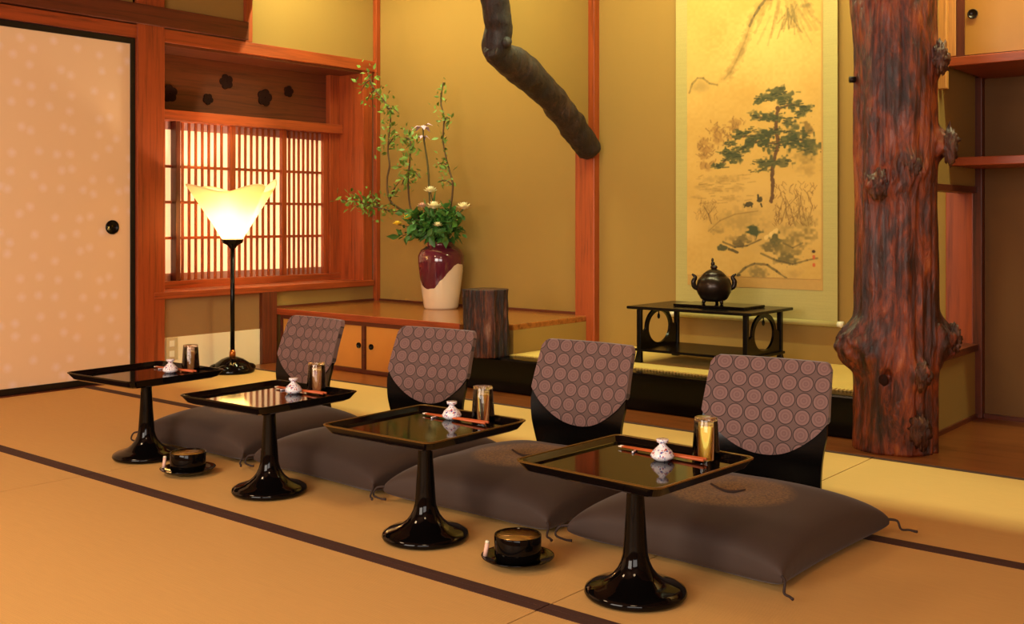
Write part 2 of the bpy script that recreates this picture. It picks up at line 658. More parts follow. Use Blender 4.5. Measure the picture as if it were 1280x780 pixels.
BX('backing_strip', XW - 0.0099, XW - 0.0092, 3.2, 4.66, 1.368, 1.42, 'mauve_strip', win)
bar_me = None
stiles = [(3.485, 3.515), (3.872, 3.912), (4.262, 4.298), (4.60, 4.638)]
for i, (a, b) in enumerate(stiles):
    dk = i == 0
    BX('stile', XW - 0.01, XW + (0.045 if dk else 0.02), a, b, 0.50, 1.42, 'dark_wood_z' if dk else 'wood_z', win, 0.002)
edges = [(3.20, 3.485), (3.515, 3.872), (3.912, 4.262), (4.298, 4.60)]
for (a, b) in edges:
    n = 8 if b - a > 0.3 else 6
    for q in range(1, n):
        y = a + (b - a) * q / n
        if bar_me is None:
            ob = BX('lattice_bar', XW - 0.009, XW - 0.001, -0.0078, 0.0078, 0.50, 1.42, 'wood_z', win)
            bar_me = ob.data
        else:
            ob = bpy.data.objects.new('lattice_bar', bar_me)
            COL.objects.link(ob)
            ob.parent = win
        ob.location = (0, y, 0)
for z in (0.745, 0.951, 1.156):
    for (a, b) in edges:
        BX('lattice_rail', XW - 0.009, XW + 0.003, a, b, z - 0.008, z + 0.008, 'wood_y', win)
# dark blossoms cut into the panel over the lattice
for (y, z, r) in ((3.472, 1.575, 0.05), (3.73, 1.565, 0.033), (3.859, 1.68, 0.045), (4.142, 1.61, 0.052), (4.329, 1.665, 0.035)):
    mb = MB()
    for q in range(5):
        an = q * 2 * PI / 5 + y * 7
        cy, cz = y + 0.55 * r * math.cos(an), z + 0.55 * r * math.sin(an)
        mb.prism([(cy + 0.5 * r * math.cos(t * PI / 8), cz + 0.5 * r * math.sin(t * PI / 8)) for t in range(16)], 'x', XW - 0.006, XW + 0.002 + 0.0006 * q)
    mb.build('blossom', 'lacquer_dark_matte', ran)

# sliding paper door ----------------------------------------------
door = struct(thing('door_1', 'tall sliding paper door with pale blossom print and black frame', 'door'))
del door['category']
D0, D1 = 1.26, 3.098
BX('panel', XL - 0.022, XL + 0.000, D0 + 0.02, D1 - 0.02, 0.03, 1.79, 'fusuma_paper', door)
fr = MB()
fr.box(XL - 0.024, XL + 0.008, D1 - 0.026, D1, 0.002, 1.812)
fr.box(XL - 0.024, XL + 0.008, D0, D0 + 0.026, 0.002, 1.812)
fr.box(XL - 0.024, XL + 0.008, D0 + 0.026, D1 - 0.026, 0.002, 0.034)
fr.box(XL - 0.024, XL + 0.008, D0 + 0.026, D1 - 0.026, 1.782, 1.812)
fr.build('frame', 'frame_black', door, 0.002)


def pull(parent, c, r, axis, mat='lacquer_soft'):
    prof = [(0, 0.001), (r * 0.72, 0.001), (r * 0.80, 0.006), (r, 0.007), (r * 1.0, 0.0), (0, -0.001)]
    o = MB().lathe(prof, 28).build('pull', mat, parent)
    o.location = c
    o.rotation_euler = {'x': (0, PI / 2, 0), 'y': (PI / 2, 0, 0)}[axis]
    return o


pull(door, (XL, 2.969, 0.811), 0.037, 'x')
dr2 = struct(thing('door_2', 'sliding paper door beyond the blossom door', 'door'))
del dr2['category']
BX('panel', XL - 0.05, XL - 0.03, -1.0, D0 + 0.06, 0.03, 1.79, 'fusuma_paper', dr2)

# back wall ---------------------------------------------------------
wb = struct(BX('wall_back', XL - 0.1, XR, YB, YB + 0.1, 0.0, 2.95, 'plaster'))
BX('ledge_trim', XL, -3.52, YB - 0.012, YB, 0.32, 0.334, 'dark_wood_x', wb)
BX('alcove_post', -3.515, -3.385, YB - 0.05, YB, 0.10, 2.95, 'wood_z', wb, 0.004)
BX('end_post', -1.515, -1.40, YB - 0.05, YB, 0.0, 2.95, 'wood_z', wb, 0.004)
# plaster under the ledge, and the plaster that hangs above the branch
wp = struct(MB().box(-3.52, -3.44, 4.17, YB, 0.0, 0.29)
            .prism([(4.075, 2.6), (4.075, 1.66), (4.16, 1.63), (4.44, 1.49), (4.64, 1.36), (4.83, 1.23), (4.845, 1.23), (4.845, 2.6)], 'x', -3.50, -3.425)
            .build('wall_partition', 'plaster'))
wall_s = struct(MB().box(-1.46, -1.39, 4.135, YB, 0.0, 0.305).box(-1.46, -1.39, 4.135, YB, 0.985, 2.9)
                .box(-1.46, -1.39, 4.135, 4.25, 0.305, 0.985).build('wall_side', 'plaster'))
BX('opening_sill', -1.465, -1.375, 4.25, YB - 0.05, 0.29, 0.318, 'dark_wood_y', wall_s, 0.002)
BX('opening_head', -1.465, -1.382, 4.25, YB - 0.05, 0.965, 0.992, 'dark_wood_y', wall_s, 0.002)
BX('rear_post', -1.40, -1.362, YB - 0.055, YB, 0.0, 1.46, 'dark_wood_z', wall_s, 0.003)
BX('base_trim', -1.392, -1.38, 4.135, YB - 0.05, 0.0, 0.018, 'dark_wood_y', wall_s)
wr = struct(BX('wall_niche', -1.362, 0.15, YB - 0.012, YB, 0.0, 1.46, 'plaster_shaded'))
BX('base_trim', -1.362, 0.15, YB - 0.024, YB - 0.012, 0.0, 0.018, 'dark_wood_x', wr)
struct(BX('wall_right', 0.15, 0.25, 4.0, YB, 0.0, 2.95, 'plaster_room'))
struct(BX('wall_right', XR, XR + 0.1, YF, YB, 0.0, 2.95, 'plaster_room'))
struct(BX('wall_front', 0.25, XR, 3.98, 4.06, 0.0, 2.95, 'plaster_room'))
struct(MB().box(XL - 0.1, -0.6, YF - 0.1, YF, 0, 2.6).box(2.3, XR, YF - 0.1, YF, 0, 2.6)
       .box(-0.6, 2.3, YF - 0.1, YF, 0, 0.5).box(-0.6, 2.3, YF - 0.1, YF, 2.1, 2.6).build('wall_rear', 'plaster_room'))
# drop wall over the alcove fronts, ceilings
struct(BX('wall_drop', XL, XR, 3.81, 3.85, 2.20, 2.95, 'plaster_room'))
struct(BX('trim_1', XL + 0.02, XR, 3.80, 3.86, 2.15, 2.20, 'wood_x'))
struct(BX('ceiling', XL - 0.1, XR + 0.1, YF - 0.1, 3.81, 2.55, 2.62, 'ceiling_wood'))
struct(BX('ceiling', XL - 0.1, XR + 0.1, 3.85, YB + 0.1, 2.95, 3.0, 'ceiling_wood'))

# tokonoma floor ----------------------------------------------------
tf = struct(BX('floor_alcove', -3.44, -1.46, 4.13, YB, 0.0, 0.14, 'dark_wood_x'))
BX('tatami_mat', -3.438, -1.462, 4.13, YB - 0.002, 0.14, 0.170, 'tatami_fresh', tf)
edge = MB()
for i in range(120):
    x = -3.42 + i * 0.0163
    edge.box(x, x + 0.009, 4.118, 4.15, 0.1695, 0.174)
tag(edge.build('mat_edge', 'tatami_fresh', tf), 'serrated woven edge of the raised mat', kind='stuff')
beam = BX('alcove_beam', -3.665, -1.565, 4.02, 4.13, 0.0, 0.168, 'lacquer_beam', None, 0.01)
tag(beam, 'long glossy black lacquer beam along the front edge of the raised alcove', 'beam')

# ------------------------------------------------------------------ ledge and cabinet
ledge = MB().prism([(XL + 0.006, 4.02), (-3.665, 4.02), (-3.665, 4.17), (-3.44, 4.17), (-3.44, YB - 0.013), (XL + 0.006, YB - 0.013)], 'z', 0.288, 0.32)
lo = ledge.build('display_ledge', 'ledge_wood', None, 0.006)
tag(lo, 'polished brown wooden ledge carrying the purple vase', 'ledge')
BX('front_rail', XL + 0.006, -3.665, 4.012, 4.0195, 0.286, 0.322, 'wood_x', lo, 0.003)

cab = thing('low_cabinet', 'low cabinet with ochre sliding doors under the polished ledge', 'cabinet', (0, 4.03, 0))
fr = MB()
fr.box(XL + 0.04, -3.67, 0.0, 0.05, 0.262, 0.287)
fr.box(XL + 0.04, -3.67, 0.0, 0.05, 0.0, 0.022)
fr.box(XL + 0.04, XL + 0.055, 0.0, 0.05, 0.022, 0.262)
fr.box(-4.412, -4.388, -0.004, 0.05, 0.022, 0.262)
fr.box(-3.685, -3.67, 0.0, 0.05, 0.022, 0.262)
fr.build('frame', 'dark_wood_x', cab, 0.002)
MB().box(XL + 0.04, -3.67, 0.05, 0.75, 0.0, 0.286).build('body', 'dark_wood_x', cab)
for i, (a, b, p) in enumerate(((-5.108, -4.77, -5.09), (-4.775, -4.414, -4.457), (-4.386, -4.03, -4.343), (-4.035, -3.687, -3.73))):
    d = BX('door', a, b, 0.010 + 0.012 * (i % 2), 0.022 + 0.012 * (i % 2), 0.022, 0.262, 'door_paper', cab)
    pull(d, (p, 0.009 + 0.012 * (i % 2), 0.15), 0.016, 'y')

# ------------------------------------------------------------------ shelves on the right
uc = thing('wall_cabinet', 'high cupboard with gold paper door at the upper right', 'cupboard', (-1.36, 4.35, 1.455))
MB().box(-0.005, 1.5, 0.0, 0.49, 0.0, 0.036).build('bottom_board', 'wood_x', uc, 0.003)
MB().box(0.025, 0.055, 0.012, 0.05, 0.036, 1.2).box(0.055, 1.5, 0.03, 0.05, 0.036, 0.042).build('frame', 'dark_wood_z', uc)
dd = MB().box(0.055, 0.60, 0.022, 0.034, 0.042, 1.2).build('door', 'gold_paper', uc)
pull(dd, (0.085, 0.021, 0.20), 0.019, 'y', 'bronze')
MB().box(0.605, 1.2, 0.036, 0.046, 0.042, 1.2).build('door', 'gold_paper', uc)
MB().box(0.0, 1.5, 0.06, 0.49, 0.036, 1.2).build('body', 'dark_wood_x', uc)
hp = MB().box(-0.042, 0.0, -0.03, 0.0, -0.09, 1.2).box(-0.042, 0.024, 0.012, 0.05, 0.04, 1.2)
hp.build('hanging_post', 'light_wood', uc, 0.003)
sh = BX('wall_shelf', -1.388, 0.15, 4.46, YB - 0.056, 1.068, 1.102, 'wood_x', None, 0.003)
tag(sh, 'plain red brown wall shelf behind the tree trunk post', 'shelf')

# ------------------------------------------------------------------ tree trunk post
CR = Vector((0.7707, 0.637, 0))      # to the right as seen from the room
CF = Vector((0.637, -0.7707, 0))     # towards the room


def trunk_mesh(h, r0, knots, n=170, m=260, groove=0.07, seed=0.0, top=None, taper=None):
    vs, fs = [], []
    for j in range(m + 1):
        z = h * j / m
        for i in range(n):
            a = 2 * PI * i / n
            d = Vector((math.cos(a), math.sin(a), 0))
            r = r0 * (taper(z) if taper else 1.0)
            q = Vector((d.x * 2.2, d.y * 2.2, z * 0.8 + seed))
            r *= 1 + 0.055 * noise.noise(q)
            q = Vector((d.x * 6, d.y * 6, z * 1.6 + seed))
            r *= 1 + groove * noise.noise(q)
            q = Vector((d.x * 15, d.y * 15, z * 4 + seed))
            r *= 1 + groove * 0.45 * noise.noise(q)
            q = Vector((d.x * 30, d.y * 30, z * 16 + seed))
            r *= 1 + groove * 0.20 * noise.noise(q)
            for (ka, kz, ks, kzs, kp, rough) in knots:
                da = (a - ka + PI) % (2 * PI) - PI
                e = math.exp(-(((da / ks) ** 2 + ((z - kz) / kzs) ** 2) ** 1.35))
                if e > 0.004:
                    nn = noise.noise(Vector((d.x * 16, d.y * 16, z * 24 + seed)))
                    r += kp * e * (1 + rough * nn)
            vs.append((d.x * r, d.y * r, z))
    for j in range(m):
        for i in range(n):
            k2 = (i + 1) % n
            fs.append((j * n + i, j * n + k2, (j + 1) * n + k2, (j + 1) * n + i))
    fs.append(tuple(reversed(range(n))))
    fs.append(tuple(range(m * n, (m + 1) * n)))
    return MB().add(vs, fs, True)


AR = math.atan2(CR.y, CR.x)
AF = math.atan2(CF.y, CF.x)
AL = AR + PI
knots = [(AL + 0.15, 0.385, 0.50, 0.085, 0.075, 0.5), (AR - 0.15, 0.40, 0.45, 0.08, 0.058, 0.9), (AR - 0.25, 1.13, 0.42, 0.05, 0.050, 1.4),
         (AR - 0.55, 1.44, 0.30, 0.06, 0.03, 1.6), (AF - 0.75, 0.98, 0.35, 0.05, 0.022, 1.5), (AF, 1.02, 0.5, 0.07, 0.018, 1.5),
         (AF + 0.3, 0.29, 0.25, 0.05, 0.02, 1.5), (AF - 0.55, 0.285, 0.10, 0.02, -0.03, 0.1), (AL + 0.2, 0.0, 0.6, 0.1, 0.006, 0.2),
         (AL, 1.75, 0.5, 0.2, 0.02, 0.2)]
tp = thing('tree_trunk_post', 'massive polished red brown tree trunk post with knots, standing from floor to ceiling', 'post', (-1.437, 3.976, 0.0))
trunk_mesh(2.19, 0.146, knots).build('trunk', 'trunk_bark', tp)
# gnarled burrs on the trunk
burrs = [(AR - 0.75, 1.44, 0.05), (AR - 0.45, 1.12, 0.055), (AF - 0.72, 0.975, 0.045), (AF + 0.02, 1.04, 0.04), (AR - 0.12, 0.41, 0.05), (AF + 0.32, 0.29, 0.042), (AF + 0.25, 0.09, 0.05)]
for (a, z, s) in burrs:
    mb = MB()
    vs, fs = [], []
    n, m = 26, 18
    for j in range(m + 1):
        th = PI * j / m
        for i in range(n):
            ph = 2 * PI * i / n
            d = Vector((math.sin(th) * math.cos(ph), math.sin(th) * math.sin(ph), -math.cos(th)))
            r = s * (0.9 + 0.45 * noise.noise(d * 3.2 + Vector((a * 3, z * 9, 0))) + 0.3 * noise.noise(d * 9 + Vector((z * 5, a, 2))))
            p = d * r
            vs.append((p.x * 0.5, p.y * 0.9, p.z * 1.25))
    for j in range(m):
        for i in range(n):
            k2 = (i + 1) % n
            fs.append((j * n + i, j * n + k2, (j + 1) * n + k2, (j + 1) * n + i))
    o = mb.add(vs, fs, True).build('burr', 'knot_bark', tp)
    rad = 0.152
    for (ka, kz, ks, kzs, kp, _) in knots[:4]:
        da = (a - ka + PI) % (2 * PI) - PI
        rad += kp * math.exp(-(da / ks) ** 2 - ((z - kz) / kzs) ** 2)
    o.location = (rad * math.cos(a), rad * math.sin(a), z)
    o.rotation_euler = (0, 0, a)
hole = MB().ball((0, 0, 0), 0.008, 0.018, 0.022).build('knot_hole', 'lacquer_dark_matte', tp)
hole.location = (0.147 * math.cos(AF - 0.62), 0.147 * math.sin(AF - 0.62), 0.27)
hole.rotation_euler = (0, 0, AF - 0.62)
peg = MB().tube([(0, 0, 0), (-0.02 * CR.x, -0.02 * CR.y, 0)], 0.012, 10).build('peg', 'iron', tp)
peg.location = (-0.150 * CR.x, -0.150 * CR.y, 1.372)

# stub log at the corner of the ledge
st = thing('log_stub', 'short dark rough bark log stub at the corner of the ledge', 'log', (-3.52, 4.055, 0.168))
trunk_mesh(0.335, 0.107, [], 110, 60, 0.24, 5.0).build('log', 'stub_bark', st)

# bent branch over the alcove
br = thing('bent_branch', 'thick dark bent branch slanting down across the alcove wall', 'branch')
pts = [(-3.30, 3.84, 2.17), (-3.31, 3.872, 1.90), (-3.32, 3.915, 1.775), (-3.35, 3.945, 1.66), (-3.37, 4.13, 1.612), (-3.395, 4.43, 1.482), (-3.405, 4.63, 1.352), (-3.41, 4.79, 1.235), (-3.41, 4.80, 1.228)]
MB().tube(pts, [0.062, 0.068, 0.066, 0.070, 0.082, 0.074, 0.072, 0.066, 0.03], 22, True, 0.16, 10).build('limb', 'branch_bark', br)
o = MB().tube([(-3.35, 3.945, 1.655), (-3.335, 3.885, 1.66), (-3.33, 3.865, 1.665)], [0.05, 0.048, 0.036], 18, True, 0.12, 4).build('cut_stump', 'branch_bark', br)
o2 = MB().tube([(-3.32, 3.93, 1.68), (-3.25, 3.90, 1.70)], [0.03, 0.022], 14, True, 0.1, 3).build('cut_stump', 'branch_bark', br)

# ------------------------------------------------------------------ hanging scroll
def paint_scroll(W, H, wm, hm):
    """ink landscape print: returns colours (H, W, 3) in sRGB 0..255, row 0 at the bottom; pixel frame 168 x 343 of the picture"""
    sxp, syp = 168.0 / W, (hm / 0.00402) / H
    X, Y = np.meshgrid((np.arange(W) + 0.5) * sxp, 343 - (np.arange(H) + 0.5) * syp)
    rng = np.random.RandomState(3)

    def vnoise(sc, seed, ay=1.0):
        r = np.random.RandomState(seed)
        g = r.rand(140, 140)
        gx, gy = (X / sc) % 138, ((Y + 400) * ay / sc) % 138
        i, j = gx.astype(int), gy.astype(int)
        fx, fy = gx - i, gy - j
        fx, fy = fx * fx * (3 - 2 * fx), fy * fy * (3 - 2 * fy)
        return (g[j, i] * (1 - fx) + g[j, i + 1] * fx) * (1 - fy) + (g[j + 1, i] * (1 - fx) + g[j + 1, i + 1] * fx) * fy
    n1, n2, n3 = vnoise(40, 1), vnoise(9, 2), vnoise(3.2, 5)
    img = np.stack([np.full_like(X, c) for c in (203, 160, 80)], -1)
    img -= ((n1 - 0.5) * 16 + (n3 - 0.5) * 6)[..., None]

    def blend(mask, c):
        nonlocal img
        mask = np.clip(mask, 0, 1)[..., None]
        img = img * (1 - mask) + np.array(c, float) * mask

    def blob(x, y, rx, ry, c, a=1.0, soft=0.25, jag=0.6, rot=0.0):
        dx, dy = X - x, Y - y
        u = dx * math.cos(rot) + dy * math.sin(rot)
        v = -dx * math.sin(rot) + dy * math.cos(rot)
        d = np.sqrt((u / rx) ** 2 + (v / ry) ** 2) + (n3 - 0.5) * jag + (n2 - 0.5) * jag * 0.6
        blend(a * np.clip((1 - d) / soft, 0, 1), c)

    def stroke(pts, wd, c, a=1.0):
        for (x0, y0), (x1, y1) in zip(pts, pts[1:]):
            L = math.hypot(x1 - x0, y1 - y0) + 1e-6
            m_ = wd * 1.6 + 3
            xa, xb = sorted((int((min(x0, x1) - m_) / sxp), int((max(x0, x1) + m_) / sxp) + 1))
            ya, yb_ = sorted((int((343 - max(y0, y1) - m_) / syp), int((343 - min(y0, y1) + m_) / syp) + 1))
            xa, ya = max(xa, 0), max(ya, 0)
            if xb <= xa or yb_ <= ya:
                continue
            Xs, Ys, ns = X[ya:yb_, xa:xb], Y[ya:yb_, xa:xb], n3[ya:yb_, xa:xb]
            if Xs.size == 0:
                continue
            t = np.clip(((Xs - x0) * (x1 - x0) + (Ys - y0) * (y1 - y0)) / L ** 2, 0, 1)
            d = np.hypot(Xs - x0 - t * (x1 - x0), Ys - y0 - t * (y1 - y0))
            mk = (a * np.clip((wd * (0.6 + 0.8 * ns) - d) / 1.2 + 0.4, 0, 1))[..., None]
            img[ya:yb_, xa:xb] = img[ya:yb_, xa:xb] * (1 - mk) + np.array(c, float) * mk

    INK, GR = (66, 56, 30), (62, 66, 34)
    P = lambda x, y: (x / 5.574, 80 + y / 5.574)
    Q = lambda x, y: (x / 5.2, 210 + y / 5.2)
    # washes
    blob(84, 250, 110, 60, (190, 148, 78), 0.55, 1.0, 0.5)
    blob(120, 280, 70, 40, (172, 136, 70), 0.5, 1.0, 0.6)
    blob(40, 190, 44, 24, (196, 154, 82), 0.5, 1.0, 0.6)
    blob(100, 60, 70, 50, (224, 186, 106), 0.5, 1.0, 0.5)
    # mountains
    for wd, al in ((7, 0.12), (4, 0.18), (1.3, 0.45)):
        stroke([(50, 96), (58, 88), (66, 74), (72, 61), (78, 47), (84, 28), (94, 14), (103, 3), (112, -8)], wd, (140, 112, 56), al)
    stroke([(82, 34), (88, 22), (94, 13), (103, 2)], 1.8, INK, 0.45)
    blob(72, 66, 4, 7, (124, 100, 50), 0.5, 0.7, 0.8, 0.5)
    blob(106, 2, 8, 5, INK, 0.55, 0.6, 0.9)
    for q in range(34):
        x0 = 104 + rng.rand() * 46
        y0 = -4 + rng.rand() * 34
        L = 14 + rng.rand() * 26
        sl = (x0 - 118) * 0.02 + (rng.rand() - 0.6) * 0.5
        stroke([(x0, y0), (x0 + sl * L * 0.5, y0 + L * 0.45), (x0 + sl * L * 1.15, y0 + L)], 0.8 + rng.rand() * 1.2, (150, 120, 60), 0.22 + 0.2 * rng.rand())
    for q in range(14):
        x0, y0 = 126 + rng.rand() * 14, 12 + rng.rand() * 14
        dx = (rng.rand() - 0.45) * 30
        stroke([(x0, y0), (x0 + dx * 0.35, y0 + 8), (x0 + dx, y0 + 16 + rng.rand() * 16)], 0.9, (112, 92, 46), 0.4)
    blob(134, 24, 10, 9, (140, 114, 58), 0.35, 0.9, 0.9)
    blob(152, 18, 8, 4, (120, 98, 48), 0.6, 0.6)
    stroke([(3, 110), (7, 99), (14, 92), (22, 93), (30, 100), (40, 103)], 1.4, (112, 94, 48), 0.55)
    blob(17, 103, 14, 10, (150, 124, 66), 0.5, 0.8)
    # pale far trees on the left
    for (x, y, rx, ry) in ((130, 520, 8, 7), (175, 570, 7, 9), (230, 470, 9, 10), (255, 520, 11, 10), (370, 410, 10, 8), (205, 440, 7, 8), (130, 620, 7, 5), (150, 690, 14, 6), (310, 500, 10, 9), (350, 440, 7, 7), (100, 560, 6, 6)):
        blob(*P(x, y), rx, ry, (156, 112, 52), 0.65, 0.6, 1.2)
        for q in range(7):
            x0, y0 = P(x, y)
            x0 += rng.normal(0, rx * 0.5)
            y0 += rng.normal(0, ry * 0.5)
            stroke([(x0, y0), (x0 + rng.normal(0, 2), y0 - 3)], 0.8, (120, 84, 40), 0.5)
    # pine trunk and boughs
    stroke([P(650, 320), P(638, 450), P(655, 560), P(622, 680), P(612, 780), (111, 232), (109, 250)], 2.3, (90, 60, 32), 0.95)
    for pts_ in ([(650, 560), (480, 540), (330, 620), (250, 690)], [(650, 470), (540, 500), (380, 500)], [(645, 380), (560, 380), (500, 375)], [(650, 330), (740, 300), (840, 335)], [(650, 560), (760, 520), (860, 570)], [(630, 660), (550, 700)]):
        stroke([P(*p) for p in pts_], 1.2, (88, 62, 32), 0.9)
    blob(*P(850, 475), 7, 11, (116, 88, 40), 0.8, 0.5, 0.9)
    blob(*P(830, 640), 18, 14, (136, 108, 52), 0.7, 0.9, 0.9)
    blob(*P(850, 740), 16, 10, (156, 122, 60), 0.6, 0.9, 0.9)
    for (x, y, rx, ry) in ((655, 205, 9, 5), (600, 245, 11, 5), (525, 262, 7, 3), (700, 245, 9, 5), (685, 280, 10, 4), (745, 315, 10, 5), (830, 338, 8, 4), (795, 375, 5, 5),
                           (520, 365, 8, 5), (585, 380, 10, 5), (645, 395, 10, 5), (720, 420, 8, 6), (380, 488, 9, 5), (455, 468, 8, 4), (520, 500, 10, 7), (585, 500, 10, 6), (640, 480, 9, 5),
                           (312, 545, 8, 5), (370, 590, 9, 6), (335, 645, 9, 6), (270, 690, 8, 4), (236, 696, 5, 3), (425, 575, 8, 5), (740, 490, 10, 6), (790, 515, 10, 8), (830, 560, 10, 8), (870, 600, 9, 7),
                           (765, 560, 10, 7), (545, 680, 10, 5), (600, 690, 8, 5), (525, 735, 9, 3), (690, 690, 9, 5), (600, 580, 9, 6), (480, 520, 8, 6), (560, 545, 8, 5), (700, 540, 9, 6), (290, 600, 6, 4)):
        cx_, cy_ = P(x, y)
        blob(cx_, cy_, rx * 1.2, ry * 1.3, GR if (x + y) % 3 else (84, 80, 42), 0.82, 0.45, 1.3)
        for q in range(9):
            x0, y0 = cx_ + rng.normal(0, rx * 0.6), cy_ + rng.normal(0, ry * 0.55)
            a = rng.uniform(-0.5, 0.5) + (0 if rng.rand() < 0.5 else PI)
            L = 2.5 + rng.rand() * 3.5
            stroke([(x0, y0), (x0 + L * math.cos(a), y0 + L * math.sin(a) * 0.6)], 0.75, (48, 50, 26) if q % 3 else (96, 94, 46), 0.75)
    # middle ground
    for (x, y, rx, ry) in ((120, 105, 14, 4), (300, 190, 16, 4), (250, 60, 24, 6), (130, 250, 12, 10), (200, 130, 18, 5), (330, 120, 14, 6), (60, 180, 10, 4)):
        blob(*Q(x, y), rx, ry, (156, 122, 60), 0.55, 0.9, 1.0)
    for q in range(40):
        x0, y0 = Q(60 + rng.rand() * 360, 40 + rng.rand() * 180)
        stroke([(x0, y0), (x0 + 4 + rng.rand() * 7, y0 + rng.normal(0, 1.2))], 0.7, (136, 104, 50), 0.4)
    blob(*Q(350, 330), 40, 17, (160, 128, 64), 0.7, 0.8, 0.7)
    stroke([Q(150, 400), Q(230, 330), Q(330, 290), Q(480, 270)], 0.9, (120, 92, 46), 0.5)
    blob(*Q(420, 225), 6, 3, INK, 0.95)
    blob(*Q(490, 200), 5, 4.5, INK, 0.95)
    stroke([Q(405, 230), Q(392, 244)], 0.9, INK)
    stroke([Q(440, 230), Q(440, 244)], 0.8, INK)
    stroke([Q(500, 225), Q(505, 242)], 0.9, INK)
    stroke([Q(485, 200), Q(480, 168)], 1.2, INK)
    blob(*Q(455, 395), 9, 8, (62, 68, 36), 0.95, 0.4, 0.8)
    blob(*Q(400, 450), 12, 6, (112, 92, 46), 0.9, 0.5, 0.9)
    blob(*Q(350, 480), 10, 5, (98, 80, 40), 0.9, 0.5, 0.9)
    blob(*Q(300, 450), 10, 5, (142, 112, 56), 0.7, 0.8, 0.9)
    blob(*Q(430, 440), 6, 4, (186, 146, 78), 0.7)
    blob(*Q(200, 400), 10, 5, (140, 112, 56), 0.7, 0.8, 0.9)
    stroke([Q(250, 470), Q(330, 502), Q(410, 492), Q(500, 450)], 1.1, INK, 0.6)
    blob(*Q(250, 507), 8, 4.5, (76, 72, 38), 0.95, 0.4, 0.8)
    stroke([Q(290, 515), Q(345, 535)], 1.5, INK, 0.8)
    blob(*Q(720, 440), 24, 18, (138, 112, 56), 0.7, 0.9, 0.9)
    blob(*Q(780, 380), 14, 18, (118, 98, 48), 0.65, 0.9, 0.9)
    blob(*Q(595, 460), 8, 12, (76, 74, 38), 0.9, 0.5, 0.9)
    blob(*Q(560, 500), 12, 8, (100, 84, 42), 0.85, 0.6, 0.9)
    blob(*Q(670, 500), 22, 15, (128, 106, 52), 0.75, 0.7, 0.9)
    blob(*Q(660, 575), 17, 8, (100, 86, 44), 0.85, 0.6, 0.9)
    stroke([Q(530, 440), Q(560, 420), Q(600, 390)], 2.2, (222, 184, 108), 0.8)
    stroke([Q(500, 540), Q(600, 582), Q(700, 602), Q(790, 575), Q(850, 560)], 1.2, INK, 0.5)
    stroke([Q(640, 470), Q(700, 500), Q(760, 470)], 0.9, INK, 0.4)
    stroke([Q(345, 685), Q(400, 630), Q(460, 605), Q(540, 610), Q(600, 650), Q(660, 690)], 1.4, INK, 0.6)
    blob(*Q(480, 660), 19, 10, (124, 102, 52), 0.8, 0.7, 0.8)
    blob(*Q(700, 660), 16, 8, (168, 132, 68), 0.6, 0.9, 0.8)
    blob(*Q(355, 683), 4, 2, INK, 0.8)
    for q in range(150):
        x0, y0 = Q(570 + rng.rand() * 270, 100 + rng.rand() * 270)
        a = rng.uniform(-1.0, 1.0)
        stroke([(x0, y0), (x0 + 4.5 * math.sin(a), y0 - 4.5 * math.cos(a))], 0.42, (112, 78, 38), 0.6)
    for b in range(9):
        x0, y0 = Q(610 + b * 24, 350 - (b % 3) * 18)
        stroke([(x0, y0), (x0 + rng.normal(0, 4), y0 - 14), (x0 + rng.normal(0, 9), y0 - 30)], 0.6, (110, 80, 40), 0.65)
    for q in range(60):
        x0, y0 = Q(60 + rng.rand() * 160, 200 + rng.rand() * 130)
        a = rng.uniform(-1.0, 1.0)
        stroke([(x0, y0), (x0 + 4 * math.sin(a), y0 - 4 * math.cos(a))], 0.42, (124, 90, 44), 0.55)
    stroke([Q(170, 350), Q(150, 290), Q(120, 240)], 0.9, (112, 82, 40), 0.75)
    stroke([Q(150, 290), Q(190, 240)], 0.7, (112, 82, 40), 0.7)
    blob(*Q(828, 520), 2.2, 2.2, (60, 40, 26), 0.95, 0.4, 0.2)
    for y in (550, 562, 600, 608):
        blob(*Q(829, y), 2.0, 1.8, (196, 84, 44), 0.85, 0.4, 0.2)
    return np.clip(img, 0, 255)


sc = thing('hanging_scroll', 'tall hanging scroll with ink landscape of a spreading pine and mountains', 'scroll', (-2.451, 4.83, 0.36))
SW = 0.436
MB().box(-SW, SW, -0.0015, 0.0015, 0.0, 2.1).build('mounting', 'mount_silk', sc)
MB().box(-0.365, 0.365, -0.003, -0.0016, 0.155, 2.0).build('inner_border', 'inner_silk', sc)
PW, PH, pw, ph = 230, 520, 0.725, 1.62
cols_ = paint_scroll(PW, PH, pw, ph) / 255.0
lin = np.where(cols_ <= 0.04045, cols_ / 12.92, ((cols_ + 0.055) / 1.055) ** 2.4)
jj, ii = np.meshgrid(np.arange(PH + 1), np.arange(PW + 1), indexing='ij')
co = np.stack([(ii / PW - 0.5) * pw - 0.005, np.full(ii.shape, -0.0042), 0.207 + jj / PH * ph], -1).reshape(-1, 3)
idx = (jj[:-1, :-1] * (PW + 1) + ii[:-1, :-1]).reshape(-1)
faces = np.stack([idx, idx + 1, idx + PW + 2, idx + PW + 1], -1)
me = bpy.data.meshes.new('picture')
me.from_pydata(co.tolist(), [], faces.tolist())
ca = me.color_attributes.new('ink', 'FLOAT_COLOR', 'CORNER')
flat = np.ones((faces.shape[0], 4, 4), dtype=np.float32)
flat[:, :, :3] = lin.reshape(-1, 1, 3)
ca.data.foreach_set('color', flat.reshape(-1))
me.materials.append(MAT['painting'])
o = bpy.data.objects.new('picture', me)
COL.objects.link(o)
o.parent = sc
MB().tube([(-SW, 0, 0), (SW, 0, 0)], 0.014, 18).build('roller', 'mount_silk', sc)
